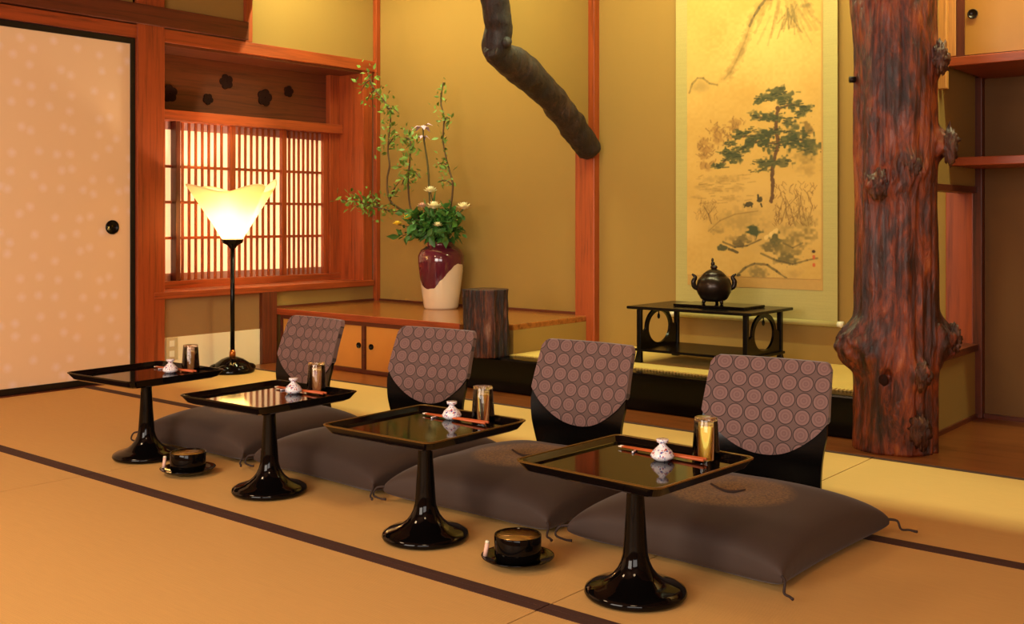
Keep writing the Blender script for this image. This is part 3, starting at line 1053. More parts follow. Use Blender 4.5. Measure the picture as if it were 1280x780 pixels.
for s in (-1, 1):
    MB().tube([(s * SW, 0, 0), (s * (SW + 0.028), 0, 0)], [0.013, 0.016], 18).build('roller_knob', 'ivory', sc)

# ------------------------------------------------------------------ display table in the alcove
dt = thing('display_table', 'low black table with round openings in its ends, standing in the alcove', 'table', (-2.50, 4.485, 0.170))
MB().box(-0.325, 0.325, -0.215, 0.215, 0.256, 0.270).build('table_top', 'lacquer_soft', dt, 0.004)
MB().box(-0.30, 0.30, -0.18, 0.18, 0.055, 0.067).build('lower_shelf', 'lacquer_soft', dt, 0.002)
for sx in (-1, 1):
    for sy in (-1, 1):
        x, y = sx * 0.278, sy * 0.170
        MB().prism([(x - 0.013 - (0.012 if sx < 0 else 0), 0.0), (x + 0.013 + (0.012 if sx > 0 else 0), 0.0), (x + 0.011, 0.05), (x + 0.011, 0.257), (x - 0.011, 0.257), (x - 0.011, 0.05)], 'y', y - 0.011, y + 0.011).build('leg', 'lacquer_soft', dt, 0.002)
    # end board with a round opening
    n = 48
    hw, z0, z1, cz, rx, rz = 0.16, 0.067, 0.236, 0.158, 0.098, 0.076
    vs, fs = [], []
    for x in (sx * 0.278 - 0.006, sx * 0.278 + 0.006):
        for q in range(n):
            a = 2 * PI * q / n
            c_, s_ = math.cos(a), math.sin(a)
            # outline: a slightly larger arch on top, square below
            if s_ > 0:
                oy, oz = c_ * (rx + 0.024), cz + s_ * (rz + 0.020)
            else:
                t = min(hw / max(abs(c_), 1e-6), (cz - z0) / max(abs(s_), 1e-6))
                oy, oz = c_ * t, cz + s_ * t
                oy = max(-hw, min(hw, oy))
            vs.append((x, oy, oz))
            vs.append((x, c_ * rx, cz + s_ * rz))
    for q in range(n):
        k2 = (q + 1) % n
        A, B = 2 * n, 0
        fs += [(2 * q, 2 * k2, 2 * k2 + 1, 2 * q + 1), (A + 2 * q, A + 2 * q + 1, A + 2 * k2 + 1, A + 2 * k2)]
        fs += [(2 * q, A + 2 * q, A + 2 * k2, 2 * k2), (2 * q + 1, 2 * k2 + 1, A + 2 * k2 + 1, A + 2 * q + 1)]
    MB().add(vs, fs).build('end_board', 'lacquer_soft', dt)
    MB().ball((sx * 0.278, 0, 0.210), 0.006, 0.010, 0.014).tube([(sx * 0.278, 0, 0.215), (sx * 0.278, 0, 0.24)], 0.003, 8).build('pendant', 'lacquer_soft', dt)

bd = BX('lacquer_board', -2.64, -2.27, 4.39, 4.60, 0.4405, 0.453, 'lacquer', None, 0.003)
tag(bd, 'thin black board under the incense burner', 'board')

ib = thing('incense_burner', 'round dark bronze incense burner with knobbed lid on the black low table', 'incense burner', (-2.483, 4.50, 0.4535))
body = [(0.0, 0.012), (0.045, 0.012), (0.062, 0.024), (0.079, 0.055), (0.083, 0.085), (0.076, 0.112), (0.062, 0.128), (0.056, 0.132), (0.058, 0.136), (0.05, 0.136)]
MB().lathe(body, 40).build('body', 'bronze', ib)
MB().lathe([(0.054, 0.134), (0.05, 0.142), (0.034, 0.155), (0.016, 0.163), (0, 0.165)], 36).build('lid', 'bronze', ib)
MB().ball((0, 0, 0.172), 0.018, 0.013, 0.012).ball((-0.006, 0, 0.188), 0.010, 0.009, 0.012).ball((-0.008, 0, 0.206), 0.006, 0.006, 0.010).build('knob', 'bronze', ib)
for s in (-1, 1):
    d = CR * s
    MB().tube([d * 0.072 + Vector((0, 0, 0.07)), d * 0.092 + Vector((0, 0, 0.08)), d * 0.097 + Vector((0, 0, 0.105)), d * 0.088 + Vector((0, 0, 0.125)), d * 0.104 + Vector((0, 0, 0.14))],
              [0.010, 0.011, 0.012, 0.009, 0.004], 12, True, 0, 5).build('handle', 'bronze', ib)
for q in range(3):
    a = AF + q * 2 * PI / 3 + 0.6
    MB().tube([(0.045 * math.cos(a), 0.045 * math.sin(a), 0.022), (0.052 * math.cos(a), 0.052 * math.sin(a), 0.0)], [0.011, 0.007], 10).build('foot', 'bronze', ib)

# ------------------------------------------------------------------ floor lamp
fl = thing('floor_lamp', 'lit floor lamp with cream flared shade on a black pole by the lattice window', 'lamp', (-5.0, 3.60, 0.0))
fl.rotation_euler = (0, 0, math.radians(39.59))
base_p = [(0.0, 0.0), (0.118, 0.0), (0.122, 0.01), (0.112, 0.028), (0.092, 0.052), (0.06, 0.074), (0.028, 0.086), (0.0, 0.088)]
mb = MB().lathe(base_p, 40)
mb.build('base', 'lacquer', fl)
for q in range(6):
    a = q * PI / 3 + 0.3
    MB().ball((0.082 * math.cos(a), 0.082 * math.sin(a), 0.026), 0.046, 0.046, 0.026, 16, 8).build('base_petal', 'lacquer', fl)
MB().lathe([(0.0, 0.08), (0.018, 0.08), (0.017, 0.11), (0.013, 0.125), (0.0, 0.125)], 20).build('collar', 'brass', fl)
MB().lathe([(0.0, 0.12), (0.0125, 0.12), (0.0115, 0.70), (0.0, 0.70)], 18).build('pole', 'lacquer_soft', fl)
MB().lathe([(0.0, 0.685), (0.016, 0.69), (0.03, 0.708), (0.056, 0.722), (0.060, 0.735), (0.060, 0.742), (0.0, 0.742)], 30).build('cup', 'lacquer_soft', fl)
n, m = 96, 26
vs, fs = [], []
for layer in (0, 1):
    for j in range(m + 1):
        t = j / m
        for i in range(n):
            a = 2 * PI * i / n
            q = 0.5 + 0.5 * math.cos(4 * (a - PI / 4))      # 1 at the four corners
            crn = q ** 1.4
            rtop = 0.178 + 0.100 * crn
            r = 0.056 + (rtop - 0.056) * t ** (0.92 + 0.1 * crn)
            r -= 0.004 * layer
            ht = 0.262 + 0.040 * crn + (0.040 * max(0, math.cos(a - PI / 4)) ** 70)
            vs.append((r * math.cos(a), r * math.sin(a), 0.742 + ht * t))
L0 = (m + 1) * n
for j in range(m):
    for i in range(n):
        k2 = (i + 1) % n
        fs.append((j * n + i, j * n + k2, (j + 1) * n + k2, (j + 1) * n + i))
        fs.append((L0 + j * n + k2, L0 + j * n + i, L0 + (j + 1) * n + i, L0 + (j + 1) * n + k2))
for i in range(n):
    k2 = (i + 1) % n
    fs.append((m * n + i, m * n + k2, L0 + m * n + k2, L0 + m * n + i))
    fs.append((k2, i, L0 + i, L0 + k2))
MB().add(vs, fs, True).build('lamp_shade', 'shade_glass', fl)
pl = bpy.data.lights.new('bulb_light', 'POINT')
pl.energy = 20.0
pl.color = (1.0, 0.88, 0.68)
pl.shadow_soft_size = 0.03
po = bpy.data.objects.new('bulb_light', pl)
po.location = (0, 0, 0.83)
COL.objects.link(po)
po.parent = fl

# power outlet
ol = thing('power_outlet', 'small beige wall outlet on the white panel beside the red pillar', 'outlet', (XL + 0.0065, 3.315, 0.145))
MB().box(0, 0.006, -0.036, 0.036, -0.062, 0.062).build('plate', 'plate_beige', ol, 0.002)
for z in (0.028, -0.028):
    MB().box(0.006, 0.009, -0.016, 0.016, z - 0.017, z + 0.017).build('socket', 'plate_socket', ol, 0.002)

# ------------------------------------------------------------------ vase and flowers
VX, VY = -4.40, 4.655
va = thing('flower_vase', 'glossy purple and cream glazed vase on the wooden ledge', 'vase', (VX, VY, 0.3205))
vp = [(0.0, 0.0), (0.098, 0.0), (0.104, 0.012), (0.116, 0.10), (0.128, 0.19), (0.138, 0.275), (0.138, 0.315), (0.122, 0.35), (0.095, 0.368), (0.082, 0.376), (0.084, 0.392), (0.090, 0.398), (0.076, 0.398), (0.070, 0.37), (0.0, 0.36)]
MB().lathe(vp, 56).build('body', 'vase_glaze', va)


def leafset(spots, size, seed, wide=0.45, droop=0.2):
    rnd = random.Random(seed)
    mb = MB()
    for (p, sc_) in spots:
        p = Vector(p)
        d = Vector((rnd.uniform(-1, 1), rnd.uniform(-0.8, 0.3), rnd.uniform(-0.5 - droop, 0.9))).normalized()
        s = d.cross(Vector((rnd.uniform(-1, 1), rnd.uniform(-1, 1), rnd.uniform(-1, 1)))).normalized()
        u = d.cross(s)
        L = size * sc_ * rnd.uniform(0.7, 1.2)
        W = L * wide
        vs = [p, p + d * L * 0.5 + s * W * 0.5 + u * L * 0.06, p + d * L, p + d * L * 0.5 - s * W * 0.5 + u * L * 0.06, p + d * L * 0.5 - u * L * 0.02,
              p + d * L * 0.25 + s * W * 0.36 + u * L * 0.03, p + d * L * 0.25 - s * W * 0.36 + u * L * 0.03]
        mb.add(vs, [(0, 5, 4), (5, 1, 4), (1, 2, 4), (2, 3, 4), (3, 6, 4), (6, 0, 4)], True)
    return mb


def along(pts, t):
    i = min(int(t * (len(pts) - 1)), len(pts) - 2)
    f = t * (len(pts) - 1) - i
    return Vector(pts[i]).lerp(Vector(pts[i + 1]), f)


def leafy(name, lab, pts, r0, r1, nleaf, size, t0, seed, spread=0.035, twigs=(), leafmat='leaf_green'):
    base = pts[0]
    root = thing(name, lab, 'branch', base, 0, 'leafy branches in the vase')
    B = Vector(base)
    loc = [Vector(p) - B for p in pts]
    n = len(loc)
    MB().tube(loc, [r0 + (r1 - r0) * i / (n - 1) for i in range(n)], 8, True, 0.1, 5).build('stem', 'twig_brown', root)
    rnd = random.Random(seed)
    spots = []
    for q in range(nleaf):
        t = t0 + (1 - t0) * (q + rnd.random()) / nleaf
        c = along(loc, t)
        spots.append((c + Vector((rnd.gauss(0, spread), rnd.gauss(0, spread * 0.8), rnd.gauss(0, spread))), rnd.uniform(0.7, 1.2)))
    for (t, end) in twigs:
        a = along(loc, t)
        e = Vector(end) - B
        MB().tube([a, (a + e) * 0.5 + Vector((0, 0, 0.015)), e], [r1 * 1.2, r1, r1 * 0.6], 6, True, 0, 4).build('twig', 'twig_brown', root)
        for q in range(14):
            spots.append((a.lerp(e, rnd.random()) + Vector((rnd.gauss(0, 0.02), rnd.gauss(0, 0.02), rnd.gauss(0, 0.02))), rnd.uniform(0.6, 1.1)))
    tag(leafset(spots, size, seed).build('leaves', leafmat, root), 'small green leaves')
    return root


M0 = (-4.40, 4.65, 0.715)
b1 = [M0, (-4.515, 4.627, 0.824), (-4.628, 4.625, 0.883), (-4.751, 4.622, 0.932), (-4.812, 4.62, 0.987), (-4.824, 4.617, 1.097), (-4.8, 4.615, 1.185), (-4.811, 4.612, 1.27), (-4.801, 4.61, 1.368), (-4.785, 4.607, 1.501), (-4.853, 4.605, 1.604), (-4.93, 4.603, 1.675), (-4.979, 4.6, 1.779)]
b2 = [(-4.41, 4.64, 0.715), (-4.523, 4.622, 0.8), (-4.61, 4.613, 0.907), (-4.629, 4.605, 1.082), (-4.607, 4.597, 1.198), (-4.592, 4.588, 1.323), (-4.624, 4.58, 1.348)]
b3 = [(-4.39, 4.66, 0.715), (-4.349, 4.633, 0.825), (-4.307, 4.637, 0.92), (-4.291, 4.64, 1.047), (-4.307, 4.643, 1.109), (-4.336, 4.647, 1.171), (-4.378, 4.65, 1.316), (-4.374, 4.653, 1.459), (-4.404, 4.657, 1.557), (-4.387, 4.66, 1.671)]
b4 = [(-4.42, 4.63, 0.715), (-4.51, 4.608, 0.853), (-4.61, 4.587, 0.887), (-4.776, 4.565, 0.912), (-4.874, 4.543, 0.933), (-4.966, 4.522, 0.958), (-5.11, 4.5, 0.975)]
leafy('leafy_branch', 'tallest leafy branch in the vase, curving up on the left side', b1, 0.008, 0.004, 110, 0.042, 0.58, 11, 0.038, [(0.62, (-4.70, 4.60, 1.37)), (0.78, (-4.70, 4.60, 1.50)), (0.9, (-4.99, 4.6, 1.60)), (0.32, (-4.70, 4.60, 1.08)), (0.96, (-5.02, 4.58, 1.66))])
leafy('leafy_branch', 'short leafy branch in the vase ending in a dense green tip', b2, 0.007, 0.004, 130, 0.042, 0.48, 12, 0.034, [(0.55, (-4.68, 4.60, 1.06)), (0.6, (-4.52, 4.60, 1.10))])
leafy('leafy_branch', 'slender sparsely leaved branch rising on the right side of the vase', b3, 0.007, 0.004, 80, 0.036, 0.45, 13, 0.028, [(0.55, (-4.40, 4.63, 1.18)), (0.75, (-4.32, 4.63, 1.45)), (0.35, (-4.38, 4.62, 1.08))])
leafy('leafy_branch', 'leafy spray reaching out sideways from the vase towards the lattice window', b4, 0.006, 0.003, 90, 0.046, 0.42, 14, 0.034, [(0.6, (-4.85, 4.52, 1.0)), (0.8, (-5.02, 4.5, 1.02)), (0.7, (-4.95, 4.52, 0.90))])

# foliage clump in the mouth of the vase
fo = thing('foliage_clump', 'dense dark green leaf clump filling the mouth of the vase', 'foliage', (VX, VY, 0.70))
rnd = random.Random(5)
spots, stems = [], MB()
for q in range(30):
    a = rnd.random() * 2 * PI
    e = Vector((0.27 * math.cos(a) * rnd.uniform(0.3, 1.1) - 0.01, 0.12 * math.sin(a) * rnd.uniform(0.3, 1) - 0.03, rnd.uniform(0.04, 0.19)))
    if e.y > 0.09:
        e.y = 0.09
    stems.tube([(0, 0, 0.0), e * 0.5 + Vector((0, 0, 0.05)), e], [0.004, 0.003, 0.002], 6, True, 0, 3)
    for g in range(26):
        t = rnd.uniform(0.3, 1.05)
        p = Vector((0, 0, 0)).lerp(e, t) + Vector((rnd.gauss(0, 0.026), rnd.gauss(0, 0.022), rnd.gauss(0, 0.022) + 0.05 * math.sin(PI * min(t, 1))))
        p.y = min(p.y, 0.14)
        spots.append((p, rnd.uniform(0.7, 1.3)))
stems.build('stems', 'stem_green', fo)
leafset(spots, 0.062, 9, 0.5, 0.4).build('leaves', 'leaf_dark', fo)


def bloom(name, lab, c, r, mat, seed, stem_to, cup=0.5):
    root = thing(name, lab, 'flower', c, 0, 'flowers in the vase')
    rnd = random.Random(seed)
    mb = MB()
    for ring in range(4):
        nP = 9 - ring
        for q in range(nP):
            a = 2 * PI * (q + 0.5 * ring) / nP + rnd.uniform(-0.1, 0.1)
            el = 0.15 + ring * 0.36 + rnd.uniform(-0.08, 0.08)
            L = r * (1.0 - 0.13 * ring)
            d = Vector((math.cos(a) * math.cos(el), math.sin(a) * math.cos(el), math.sin(el)))
            s = Vector((-math.sin(a), math.cos(a), 0))
            u = Vector((0, 0, 1))
            w_ = L * 0.36
            mb.add([Vector((0, 0, 0)), d * L * 0.55 + s * w_, d * L + u * L * 0.12, d * L * 0.55 - s * w_, d * L * 0.55 - u * L * 0.12],
                   [(0, 1, 4), (1, 2, 4), (2, 3, 4), (3, 0, 4)], True)
    mb.ball((0, 0, r * 0.25), r * 0.42, r * 0.42, r * 0.4, 12, 8)
    mb.build('petals', mat, root)
    e = Vector(stem_to) - Vector(c)
    MB().tube([Vector((0, 0, 0)), e * 0.5 + Vector((0, 0, 0.02)), e], 0.003, 6, True, 0, 4).build('stem', 'stem_green', root)
    return root


ST = (VX, VY - 0.01, 0.71)
bloom('chrysanthemum', 'topmost round cream flower standing above the leaf clump', (-4.42, 4.585, 1.02), 0.046, 'petal_white', 1, ST)
bloom('chrysanthemum', 'largest round cream flower at the centre of the leaf clump', (-4.358, 4.55, 0.922), 0.056, 'petal_white', 2, ST)
bloom('chrysanthemum', 'round cream flower at the right end of the leaf clump', (-4.14, 4.57, 0.918), 0.052, 'petal_white', 3, ST)
bloom('chrysanthemum', 'small pale pink flower left of the large cream flower', (-4.463, 4.56, 0.929), 0.036, 'petal_pink', 4, ST)
bloom('chrysanthemum', 'upper of the two small yellow flowers in the arrangement', (-4.575, 4.55, 0.858), 0.036, 'petal_yellow', 5, ST)
bloom('chrysanthemum', 'lower left small yellow flower at the edge of the leaf clump', (-4.665, 4.55, 0.822), 0.034, 'petal_yellow', 6, ST)
bloom('chrysanthemum', 'half open greenish white flower low in the leaf clump', (-4.306, 4.53, 0.816), 0.034, 'petal_white', 7, ST)
ir = thing('iris', 'single tall pale purple flower rising from the middle of the vase', 'flower', (-4.40, 4.65, 0.715), 0, 'flowers in the vase')
ip = [Vector(p) - Vector((-4.40, 4.65, 0.715)) for p in [(-4.40, 4.65, 0.715), (-4.449, 4.628, 0.849), (-4.467, 4.626, 0.969), (-4.478, 4.624, 1.161), (-4.51, 4.622, 1.33), (-4.518, 4.62, 1.41)]]
MB().tube(ip, [0.006, 0.006, 0.006, 0.006, 0.005, 0.004], 8, True, 0, 4).build('stem', 'stem_green', ir)
for (cz, nn, L, el) in ((0.0, 5, 0.075, -0.15), (-0.065, 4, 0.05, 0.0)):
    for q in range(nn):
        a = q * 2 * PI / nn + 0.4 + cz
        d = Vector((math.cos(a), math.sin(a) * 0.7, math.sin(el) + (0.35 if (q == 0 and nn == 5) else 0))).normalized()
        s = d.cross(Vector((0, 0, 1))).normalized()
        c = ip[-1] + Vector((0, 0, cz))
        MB().add([c, c + d * L * 0.5 + s * L * 0.22 + Vector((0, 0, 0.008)), c + d * L - Vector((0, 0, 0.012)), c + d * L * 0.5 - s * L * 0.22 + Vector((0, 0, 0.008)), c + d * L * 0.5 + Vector((0, 0, 0.014))],
                 [(0, 1, 4), (1, 2, 4), (2, 3, 4), (3, 0, 4)], True).build('petal', 'petal_purple', ir)
for (sg, zt) in ((1, 0.32), (-1, 0.27)):
    a, b = Vector((-0.06, -0.03, 0.12)), Vector((-0.055 + 0.05 * sg, -0.035, zt))
    mb = MB()
    w_ = Vector((0.011, 0.004, 0))
    mb.add([a - w_, a + w_, a.lerp(b, 0.5) + w_ * 1.1, b, a.lerp(b, 0.5) - w_ * 1.1], [(0, 1, 2, 4), (2, 3, 4)], True)
    mb.build('blade_leaf', 'leaf_dark', ir)

# ------------------------------------------------------------------ tray tables
TZ = 0.298          # tray floor


def make_table(gold):  # gold: colour the lacquer rim with its golden reflection
    t = thing('tray_table', '', 'table', (0, 0, 0), 0, 'lacquer tray tables in a row')
    H, ch, n = 0.176, 0.022, 6

    def ring(h, c, z):
        pts = []
        for (cx, cy, a0) in ((h - c, h - c, 0), (-h + c, h - c, PI / 2), (-h + c, -h + c, PI), (h - c, -h + c, 1.5 * PI)):
            for q in range(n + 1):
                a = a0 + q * PI / 2 / n
                pts.append((cx + c * math.cos(a), cy + c * math.sin(a), z))
        return pts

    def loft(rings, cap0=True, cap1=True):
        mb, vs, fs = MB(), [], []
        L = len(rings[0])
        for r in rings:
            vs += r
        for j in range(len(rings) - 1):
            for i in range(L):
                k2 = (i + 1) % L
                fs.append((j * L + i, j * L + k2, (j + 1) * L + k2, (j + 1) * L + i))
        if cap0:
            fs.append(tuple(reversed(range(L))))
        if cap1:
            fs.append(tuple(range((len(rings) - 1) * L, len(rings) * L)))
        return mb.add(vs, fs)
    top = loft([ring(H * 0.96, ch, TZ - 0.016), ring(H + 0.006, ch, TZ - 0.010), ring(H + 0.018, ch, TZ + 0.008), ring(H + 0.020, ch, TZ + 0.0118), ring(H + 0.012, ch, TZ + 0.0118), ring(H + 0.002, ch, TZ + 0.0005), ring(H, ch, TZ)])
    o = top.build('tray', 'lacquer', t)
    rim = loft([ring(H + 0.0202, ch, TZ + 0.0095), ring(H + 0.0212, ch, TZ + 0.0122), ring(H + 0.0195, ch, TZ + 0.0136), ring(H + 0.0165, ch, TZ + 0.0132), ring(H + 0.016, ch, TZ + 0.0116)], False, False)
    rm = rim.build('rim', 'gold_glint' if gold else 'lacquer_soft', o)
    prof = [(0, 0.0), (0.100, 0.0), (0.113, 0.004), (0.1165, 0.011), (0.113, 0.019), (0.100, 0.0255), (0.080, 0.031), (0.063, 0.039), (0.050, 0.050), (0.040, 0.063), (0.033, 0.078),
            (0.0285, 0.095), (0.0258, 0.13), (0.0225, 0.18), (0.0195, 0.235), (0.0188, 0.262), (0.024, 0.276), (0.05, 0.2825), (0, 0.2825)]
    MB().lathe(prof, 56).build('pedestal', 'lacquer', t)
    return t


TABLES = [((-3.44, 2.11), 3.0), ((-2.705, 2.085), 2.0), ((-1.995, 2.05), 1.0), ((-1.325, 2.04), -3.0)]
tlabels = ['black lacquer pedestal tray table nearest the paper door, farthest left',
           'black lacquer pedestal tray table mirroring the lit lamp shade, second from left',
           'black pedestal tray table with gold glint painted on its rim, third from left between two floor bowls',
           'largest looking black pedestal tray table with gold glint painted on its rim, nearest the camera at right']
tabs = []
tA = make_table(False)
tA.location, tA.rotation_euler = (*TABLES[0][0], 0), (0, 0, math.radians(TABLES[0][1]))
tA['label'] = tlabels[0]
copy_tree(tA, (*TABLES[1][0], 0), math.radians(TABLES[1][1]), tlabels[1])
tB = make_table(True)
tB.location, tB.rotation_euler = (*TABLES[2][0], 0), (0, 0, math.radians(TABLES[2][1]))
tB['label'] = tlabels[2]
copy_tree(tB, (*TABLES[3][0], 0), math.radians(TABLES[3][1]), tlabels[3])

# tableware on each tray
WHERE = ['on the leftmost tray table by the paper door', 'on the tray table that mirrors the lamp', 'on the third tray table from the left', 'on the nearest tray table at right']
bottle_xy = [(-3.405, 2.185), (-2.70, 2.175), (-2.015, 2.175), (-1.297, 2.11)]
glass_xy = [(-3.395, 2.262), (-2.665, 2.240), (-1.935, 2.215), (-1.232, 2.195)]
bt = thing('porcelain_bottle', 'tiny patterned porcelain bottle ' + WHERE[0], 'bottle', (*bottle_xy[0], TZ + 0.0005), 0, 'porcelain bottles on the trays')
MB().lathe([(0, 0), (0.017, 0), (0.026, 0.007), (0.0275, 0.012), (0.022, 0.022), (0.012, 0.031), (0.0075, 0.036), (0.0075, 0.040)], 28).build('body', 'porcelain', bt)
MB().lathe([(0.0075, 0.0385), (0.0135, 0.042), (0.0145, 0.048), (0.013, 0.049), (0.0, 0.048)], 28, caps=False).build('lip', 'porcelain', bt)
gs = thing('glass_tumbler', 'clear upturned glass tumbler ' + WHERE[0], 'glass', (*glass_xy[0], TZ + 0.0005), 0, 'upturned tumblers on the trays')
MB().lathe([(0.0325, 0.0), (0.0265, 0.090), (0.0255, 0.094), (0.0, 0.094), (0.0, 0.087), (0.0248, 0.087), (0.0313, 0.0), (0.0325, 0.0)], 40, caps=False).build('body', 'clear_glass', gs)
for i in range(1, 4):
    copy_tree(bt, (*bottle_xy[i], TZ + 0.0005), 0.4 * i, 'tiny patterned porcelain bottle ' + WHERE[i])
    copy_tree(gs, (*glass_xy[i], TZ + 0.0005), 0, 'clear upturned glass tumbler ' + WHERE[i])
cs0 = None
for i in range(4):
    (tx, ty), rz = TABLES[i]
    yb = [2.225, 2.205, 2.165, 2.150][i]
    for q in range(2):
        lab = ('front' if q == 0 else 'rear') + ' orange lacquer chopstick of the pair ' + WHERE[i]
        loc = (tx + 0.0, yb + 0.010 * (q - 0.5), TZ + 0.0085)
        if cs0 is None:
            cs0 = thing('chopstick', lab, 'chopstick', loc, 0.02, 'chopsticks on the trays')
            MB().tube([(-0.112, 0, -0.003), (0.12, 0, 0.0)], [0.0022, 0.0036], 8).build('shaft', 'chopstick_red', cs0)
            MB().tube([(-0.122, 0, -0.0032), (-0.112, 0, -0.003)], [0.0019, 0.00225], 8).build('tip', 'chopstick_tip', cs0)
        else:
            copy_tree(cs0, loc, 0.02 - 0.03 * i + 0.02 * q, lab)
rest = thing('chopstick_rest', 'small white chopstick rest ' + WHERE[0], 'chopstick rest', (TABLES[0][0][0] - 0.07, 2.22, TZ + 0.0003), 0, 'chopstick rests on the trays')
MB().tube([(0, -0.018, 0.0025), (0, 0, 0.0022), (0, 0.018, 0.0025)], [0.0024, 0.0022, 0.0024], 10, True, 0, 3).build('body', 'porcelain', rest)
for i in range(1, 4):
    copy_tree(rest, (TABLES[i][0][0] - 0.07, [0, 2.20, 2.16, 2.145][i], TZ + 0.0003), 0.1 * i, 'small white chopstick rest ' + WHERE[i])

# ------------------------------------------------------------------ bowls on the floor
def bowl_set(x, y, tagline, rz):
    s = MB().lathe([(0, 0.0), (0.045, 0.0), (0.05, 0.004), (0.075, 0.010), (0.089, 0.019), (0.0905, 0.021), (0.087, 0.021), (0.072, 0.0135), (0.05, 0.009), (0, 0.008)], 48).build('saucer', 'lacquer')
    s.location = (x, y, 0.0015)
    tag(s, 'round black lacquer saucer under the bowl ' + tagline, 'saucer', 'saucers on the floor')
    b = thing('lacquer_bowl', 'straight sided black lacquer bowl with gold inside ' + tagline, 'bowl', (x, y, 0.0105), 0, 'bowls on the floor')
    MB().lathe([(0.0, 0.0), (0.048, 0.0), (0.056, 0.006), (0.058, 0.02), (0.0585, 0.062), (0.0575, 0.064), (0.0555, 0.063), (0.055, 0.050)], 48, caps=False).build('wall', 'lacquer', b)
    MB().lathe([(0.0552, 0.060), (0.0545, 0.058), (0.05, 0.0572), (0.0, 0.0568)], 40).build('inside', 'gold_lacquer', b)
    p = thing('match_stick', 'short pale stick leaning on the saucer ' + tagline, 'stick', (x - 0.062, y - 0.052, 0.020), rz, 'pale sticks by the bowls')
    MB().tube([(0, 0, 0.0), (0.004, 0.004, 0.032)], 0.0055, 10).build('shaft', 'petal_pink', p)
    MB().tube([(0.004, 0.004, 0.032), (0.0045, 0.0045, 0.038)], [0.0058, 0.005], 10).build('head', 'ivory', p)


bowl_set(-1.671, 2.043, 'between the two tables nearest the camera', 0.0)
bowl_set(-3.115, 2.065, 'between the two leftmost tables', 1.1)

# ------------------------------------------------------------------ cushions
def make_cushion():
    root = thing('floor_cushion', '', 'cushion', (0, 0, 0), 0, 'floor cushions in a row')
    N, Hh, T = 48, 0.308, 0.118
    top, bot = [], []
    for j in range(N + 1):
        for i in range(N + 1):
            a, b = 2 * i / N - 1, 2 * j / N - 1
            a = math.sin(a * PI / 2)
            b = math.sin(b * PI / 2)
            x = Hh * a * (1 - 0.062 * (1 - b * b) * abs(a) ** 3)
            y = Hh * b * (1 - 0.062 * (1 - a * a) * abs(b) ** 3)
            th = T * (max(0, (1 - abs(a) ** 2.6)) * max(0, (1 - abs(b) ** 2.6))) ** 0.33 + 0.018
            r = math.hypot(x, y)
            th_t = th - 0.016 * math.exp(-(r / 0.045) ** 2)
            edge_ = max(abs(a), abs(b))
            mid = 0.040 - 0.010 * abs(a * b) ** 4
            wr = 0.004 * noise.noise(Vector((x * 9, y * 9, 1.0))) * (1 - edge_ ** 4)
            ztop = mid + th_t * 0.70 - 0.012 + wr
            zbot = max(0.0, mid - th * 0.55)
            ztop = max(ztop, zbot)
            top.append((x, y, ztop))
            bot.append((x, y, zbot))
    n1 = N + 1
    fs = []
    for j in range(N):
        for i in range(N):
            q = j * n1 + i
            fs.append((q, q + 1, q + n1 + 1, q + n1))
            q2 = q + n1 * n1
            fs.append((q2, q2 + n1, q2 + n1 + 1, q2 + 1))
    bord = [i for i in range(n1)] + [j * n1 + N for j in range(1, n1)] + [N * n1 + i for i in range(N - 1, -1, -1)] + [j * n1 for j in range(N - 1, 0, -1)]
    for q in range(len(bord)):
        u, v_ = bord[q], bord[(q + 1) % len(bord)]
        fs.append((u, u + n1 * n1, v_ + n1 * n1, v_))
    MB().add(top + bot, fs, True).build('body', 'cushion_cloth', root)
    MB().tube([(-0.06, 0.004, 0.124), (-0.02, -0.010, 0.117), (0.012, -0.008, 0.117), (0.04, 0.012, 0.123)], [0.003, 0.004, 0.004, 0.002], 8, True, 0, 5).build('tuft', 'cushion_thread', root)
    for q, (sx, sy) in enumerate(((-1, -1), (1, -1), (1, 1), (-1, 1))):
        e = 0.303
        if q % 2 == 0:
            pts = [(sx * e, sy * e, 0.032), (sx * (e + 0.022), sy * (e + 0.016), 0.028), (sx * (e + 0.030), sy * (e + 0.022), 0.006), (sx * (e + 0.018) + 0.03, sy * (e + 0.034), 0.0045), (sx * (e + 0.02) + 0.05, sy * (e + 0.03), 0.0045)]
        else:
            pts = [(sx * e, sy * e, 0.032), (sx * (e + 0.016), sy * (e + 0.014), 0.026), (sx * (e + 0.022), sy * (e + 0.030), 0.006), (sx * (e + 0.040), sy * (e + 0.040), 0.0045), (sx * (e + 0.052), sy * (e + 0.05), 0.0045)]
        MB().tube(pts, [0.004, 0.0032, 0.003, 0.003, 0.004], 8, True, 0, 5).build('tassel', 'cushion_thread', root)
    return root


CUSH = [((-3.375, 2.54), 2.0), ((-2.69, 2.55), -2.0), ((-2.05, 2.55), 1.0), ((-1.365, 2.56), -1.5)]
clabels = ['dark taupe floor cushion behind the leftmost tray table', 'dark taupe floor cushion behind the tray table that mirrors the lamp',
           'dark taupe floor cushion in front of the chair left of the nearest chair', 'dark taupe floor cushion fully in view at right, nearest the camera']
cu = make_cushion()
cu.location, cu.rotation_euler, cu['label'] = (*CUSH[0][0], 0.0135), (0, 0, math.radians(CUSH[0][1])), clabels[0]
for i in range(1, 4):
    copy_tree(cu, (*CUSH[i][0], 0.0135), math.radians(CUSH[i][1]), clabels[i])


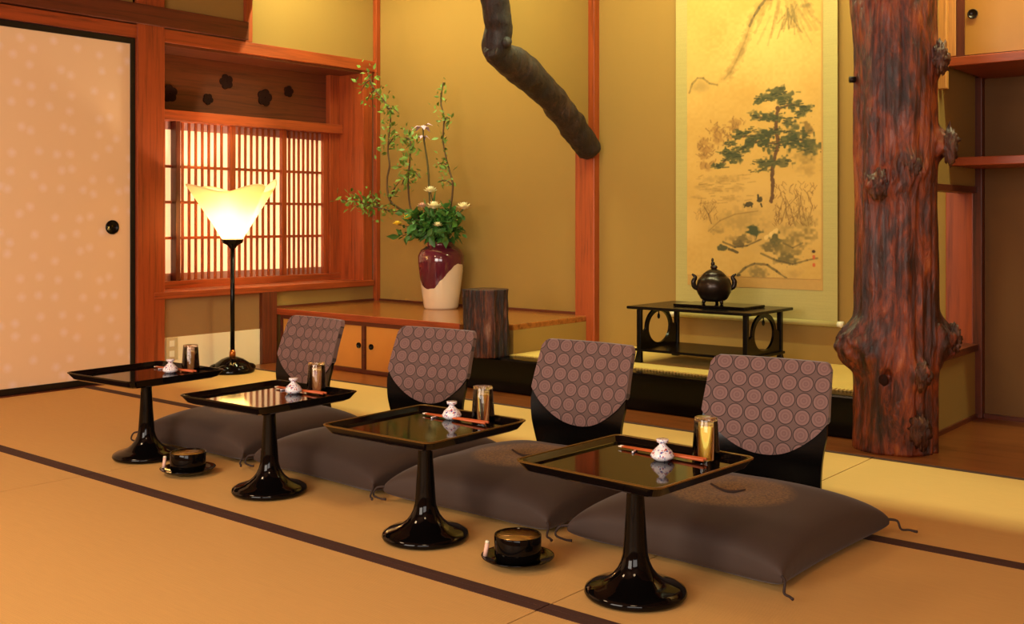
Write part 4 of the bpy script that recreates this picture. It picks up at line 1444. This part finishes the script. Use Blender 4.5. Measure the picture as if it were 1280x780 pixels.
# ------------------------------------------------------------------ legless chairs
def make_chair():
    root = thing('legless_chair', '', 'chair', (0, 0, 0), 0, 'legless chairs in a row')

    def half(z):
        if z < 0.20:
            t = z / 0.20
            return 0.178 + (0.203 - 0.178) * (t ** 1.3)
        return 0.203 - 0.012 * (z - 0.20) / 0.2

    def yc(z):
        return 0.035 * max(0.0, 1 - z / 0.19) ** 2 + 0.085 * max(0.0, (z - 0.12) / 0.29) ** 1.5

    def panel(z0f, z1f, off, n=24, m=30, extra=0.0, corner=0.03, uvs=False):
        vs, fs, uv = [], [], []
        for side in (0, 1):
            for j in range(m + 1):
                for i in range(n + 1):
                    a = 2 * i / n - 1
                    zb, zt = z0f(a), z1f(a)
                    z = zb + (zt - zb) * j / m
                    h = half(z) + extra
                    x = h * a
                    y = yc(z) - 0.022 * a * a + (off if side else -off)
                    vs.append((x, y, z))
                    uv.append((x, z + y * 0.3))
        n1, tot = n + 1, (n + 1) * (m + 1)
        for j in range(m):
            for i in range(n):
                q = j * n1 + i
                fs.append((q, q + 1, q + n1 + 1, q + n1))
                q += tot
                fs.append((q, q + n1, q + n1 + 1, q + 1))
        bord = [i for i in range(n1)] + [j * n1 + n for j in range(1, m + 1)] + [m * n1 + i for i in range(n - 1, -1, -1)] + [j * n1 for j in range(m - 1, 0, -1)]
        for q in range(len(bord)):
            u, v_ = bord[q], bord[(q + 1) % len(bord)]
            fs.append((u, u + tot, v_ + tot, v_))
        return vs, fs, uv
    ztop = lambda a: 0.412 - 0.022 * max(0.0, (abs(a) - 0.90) / 0.10) ** 2
    vs, fs, _ = panel(lambda a: 0.0, lambda a: ztop(a) - 0.006, 0.006)
    bo = MB().add(vs, fs, True).build('backrest', 'lacquer_soft', root)
    sm = bo.modifiers.new('split', 'EDGE_SPLIT')
    sm.split_angle = math.radians(50)
    vs, fs, uv = panel(lambda a: 0.122 + 0.120 * abs(a) ** 2.2, ztop, 0.0105, 40, 30, 0.005)
    co_ = MB().add(vs, fs, True).build('cloth_cover', 'cover_cloth', root)
    sm = co_.modifiers.new('split', 'EDGE_SPLIT')
    sm.split_angle = math.radians(50)
    ul = co_.data.uv_layers.new(name='UVMap')
    for lp in co_.data.loops:
        ul.data[lp.index].uv = uv[lp.vertex_index]
    co_['label'] = 'taupe cloth cover woven with rows of ringed discs'
    # seat board under the cushion
    MB().prism([(-0.178, 0.02), (0.178, 0.02), (0.19, -0.30), (0.17, -0.42), (-0.17, -0.42), (-0.19, -0.30)], 'z', 0.002, 0.012).build('seat_board', 'lacquer_soft', root)
    return root


CHAIR = [((-3.715, 3.06), -4.0), ((-2.965, 3.06), 4.0), ((-2.225, 3.06), 0.5), ((-1.515, 3.06), 5.0)]
hlabels = ['legless chair with disc patterned cover farthest left, in front of the cabinet doors', 'legless chair with disc patterned cover in front of the log stub',
           'legless chair with disc patterned cover, third from left, before the black alcove beam', 'legless chair with disc patterned cover nearest the tree trunk post']
chr_ = make_chair()
chr_.location, chr_.rotation_euler, chr_['label'] = (*CHAIR[0][0], 0.0), (0, 0, math.radians(CHAIR[0][1])), hlabels[0]
for i in range(1, 4):
    copy_tree(chr_, (*CHAIR[i][0], 0.0), math.radians(CHAIR[i][1]), hlabels[i])
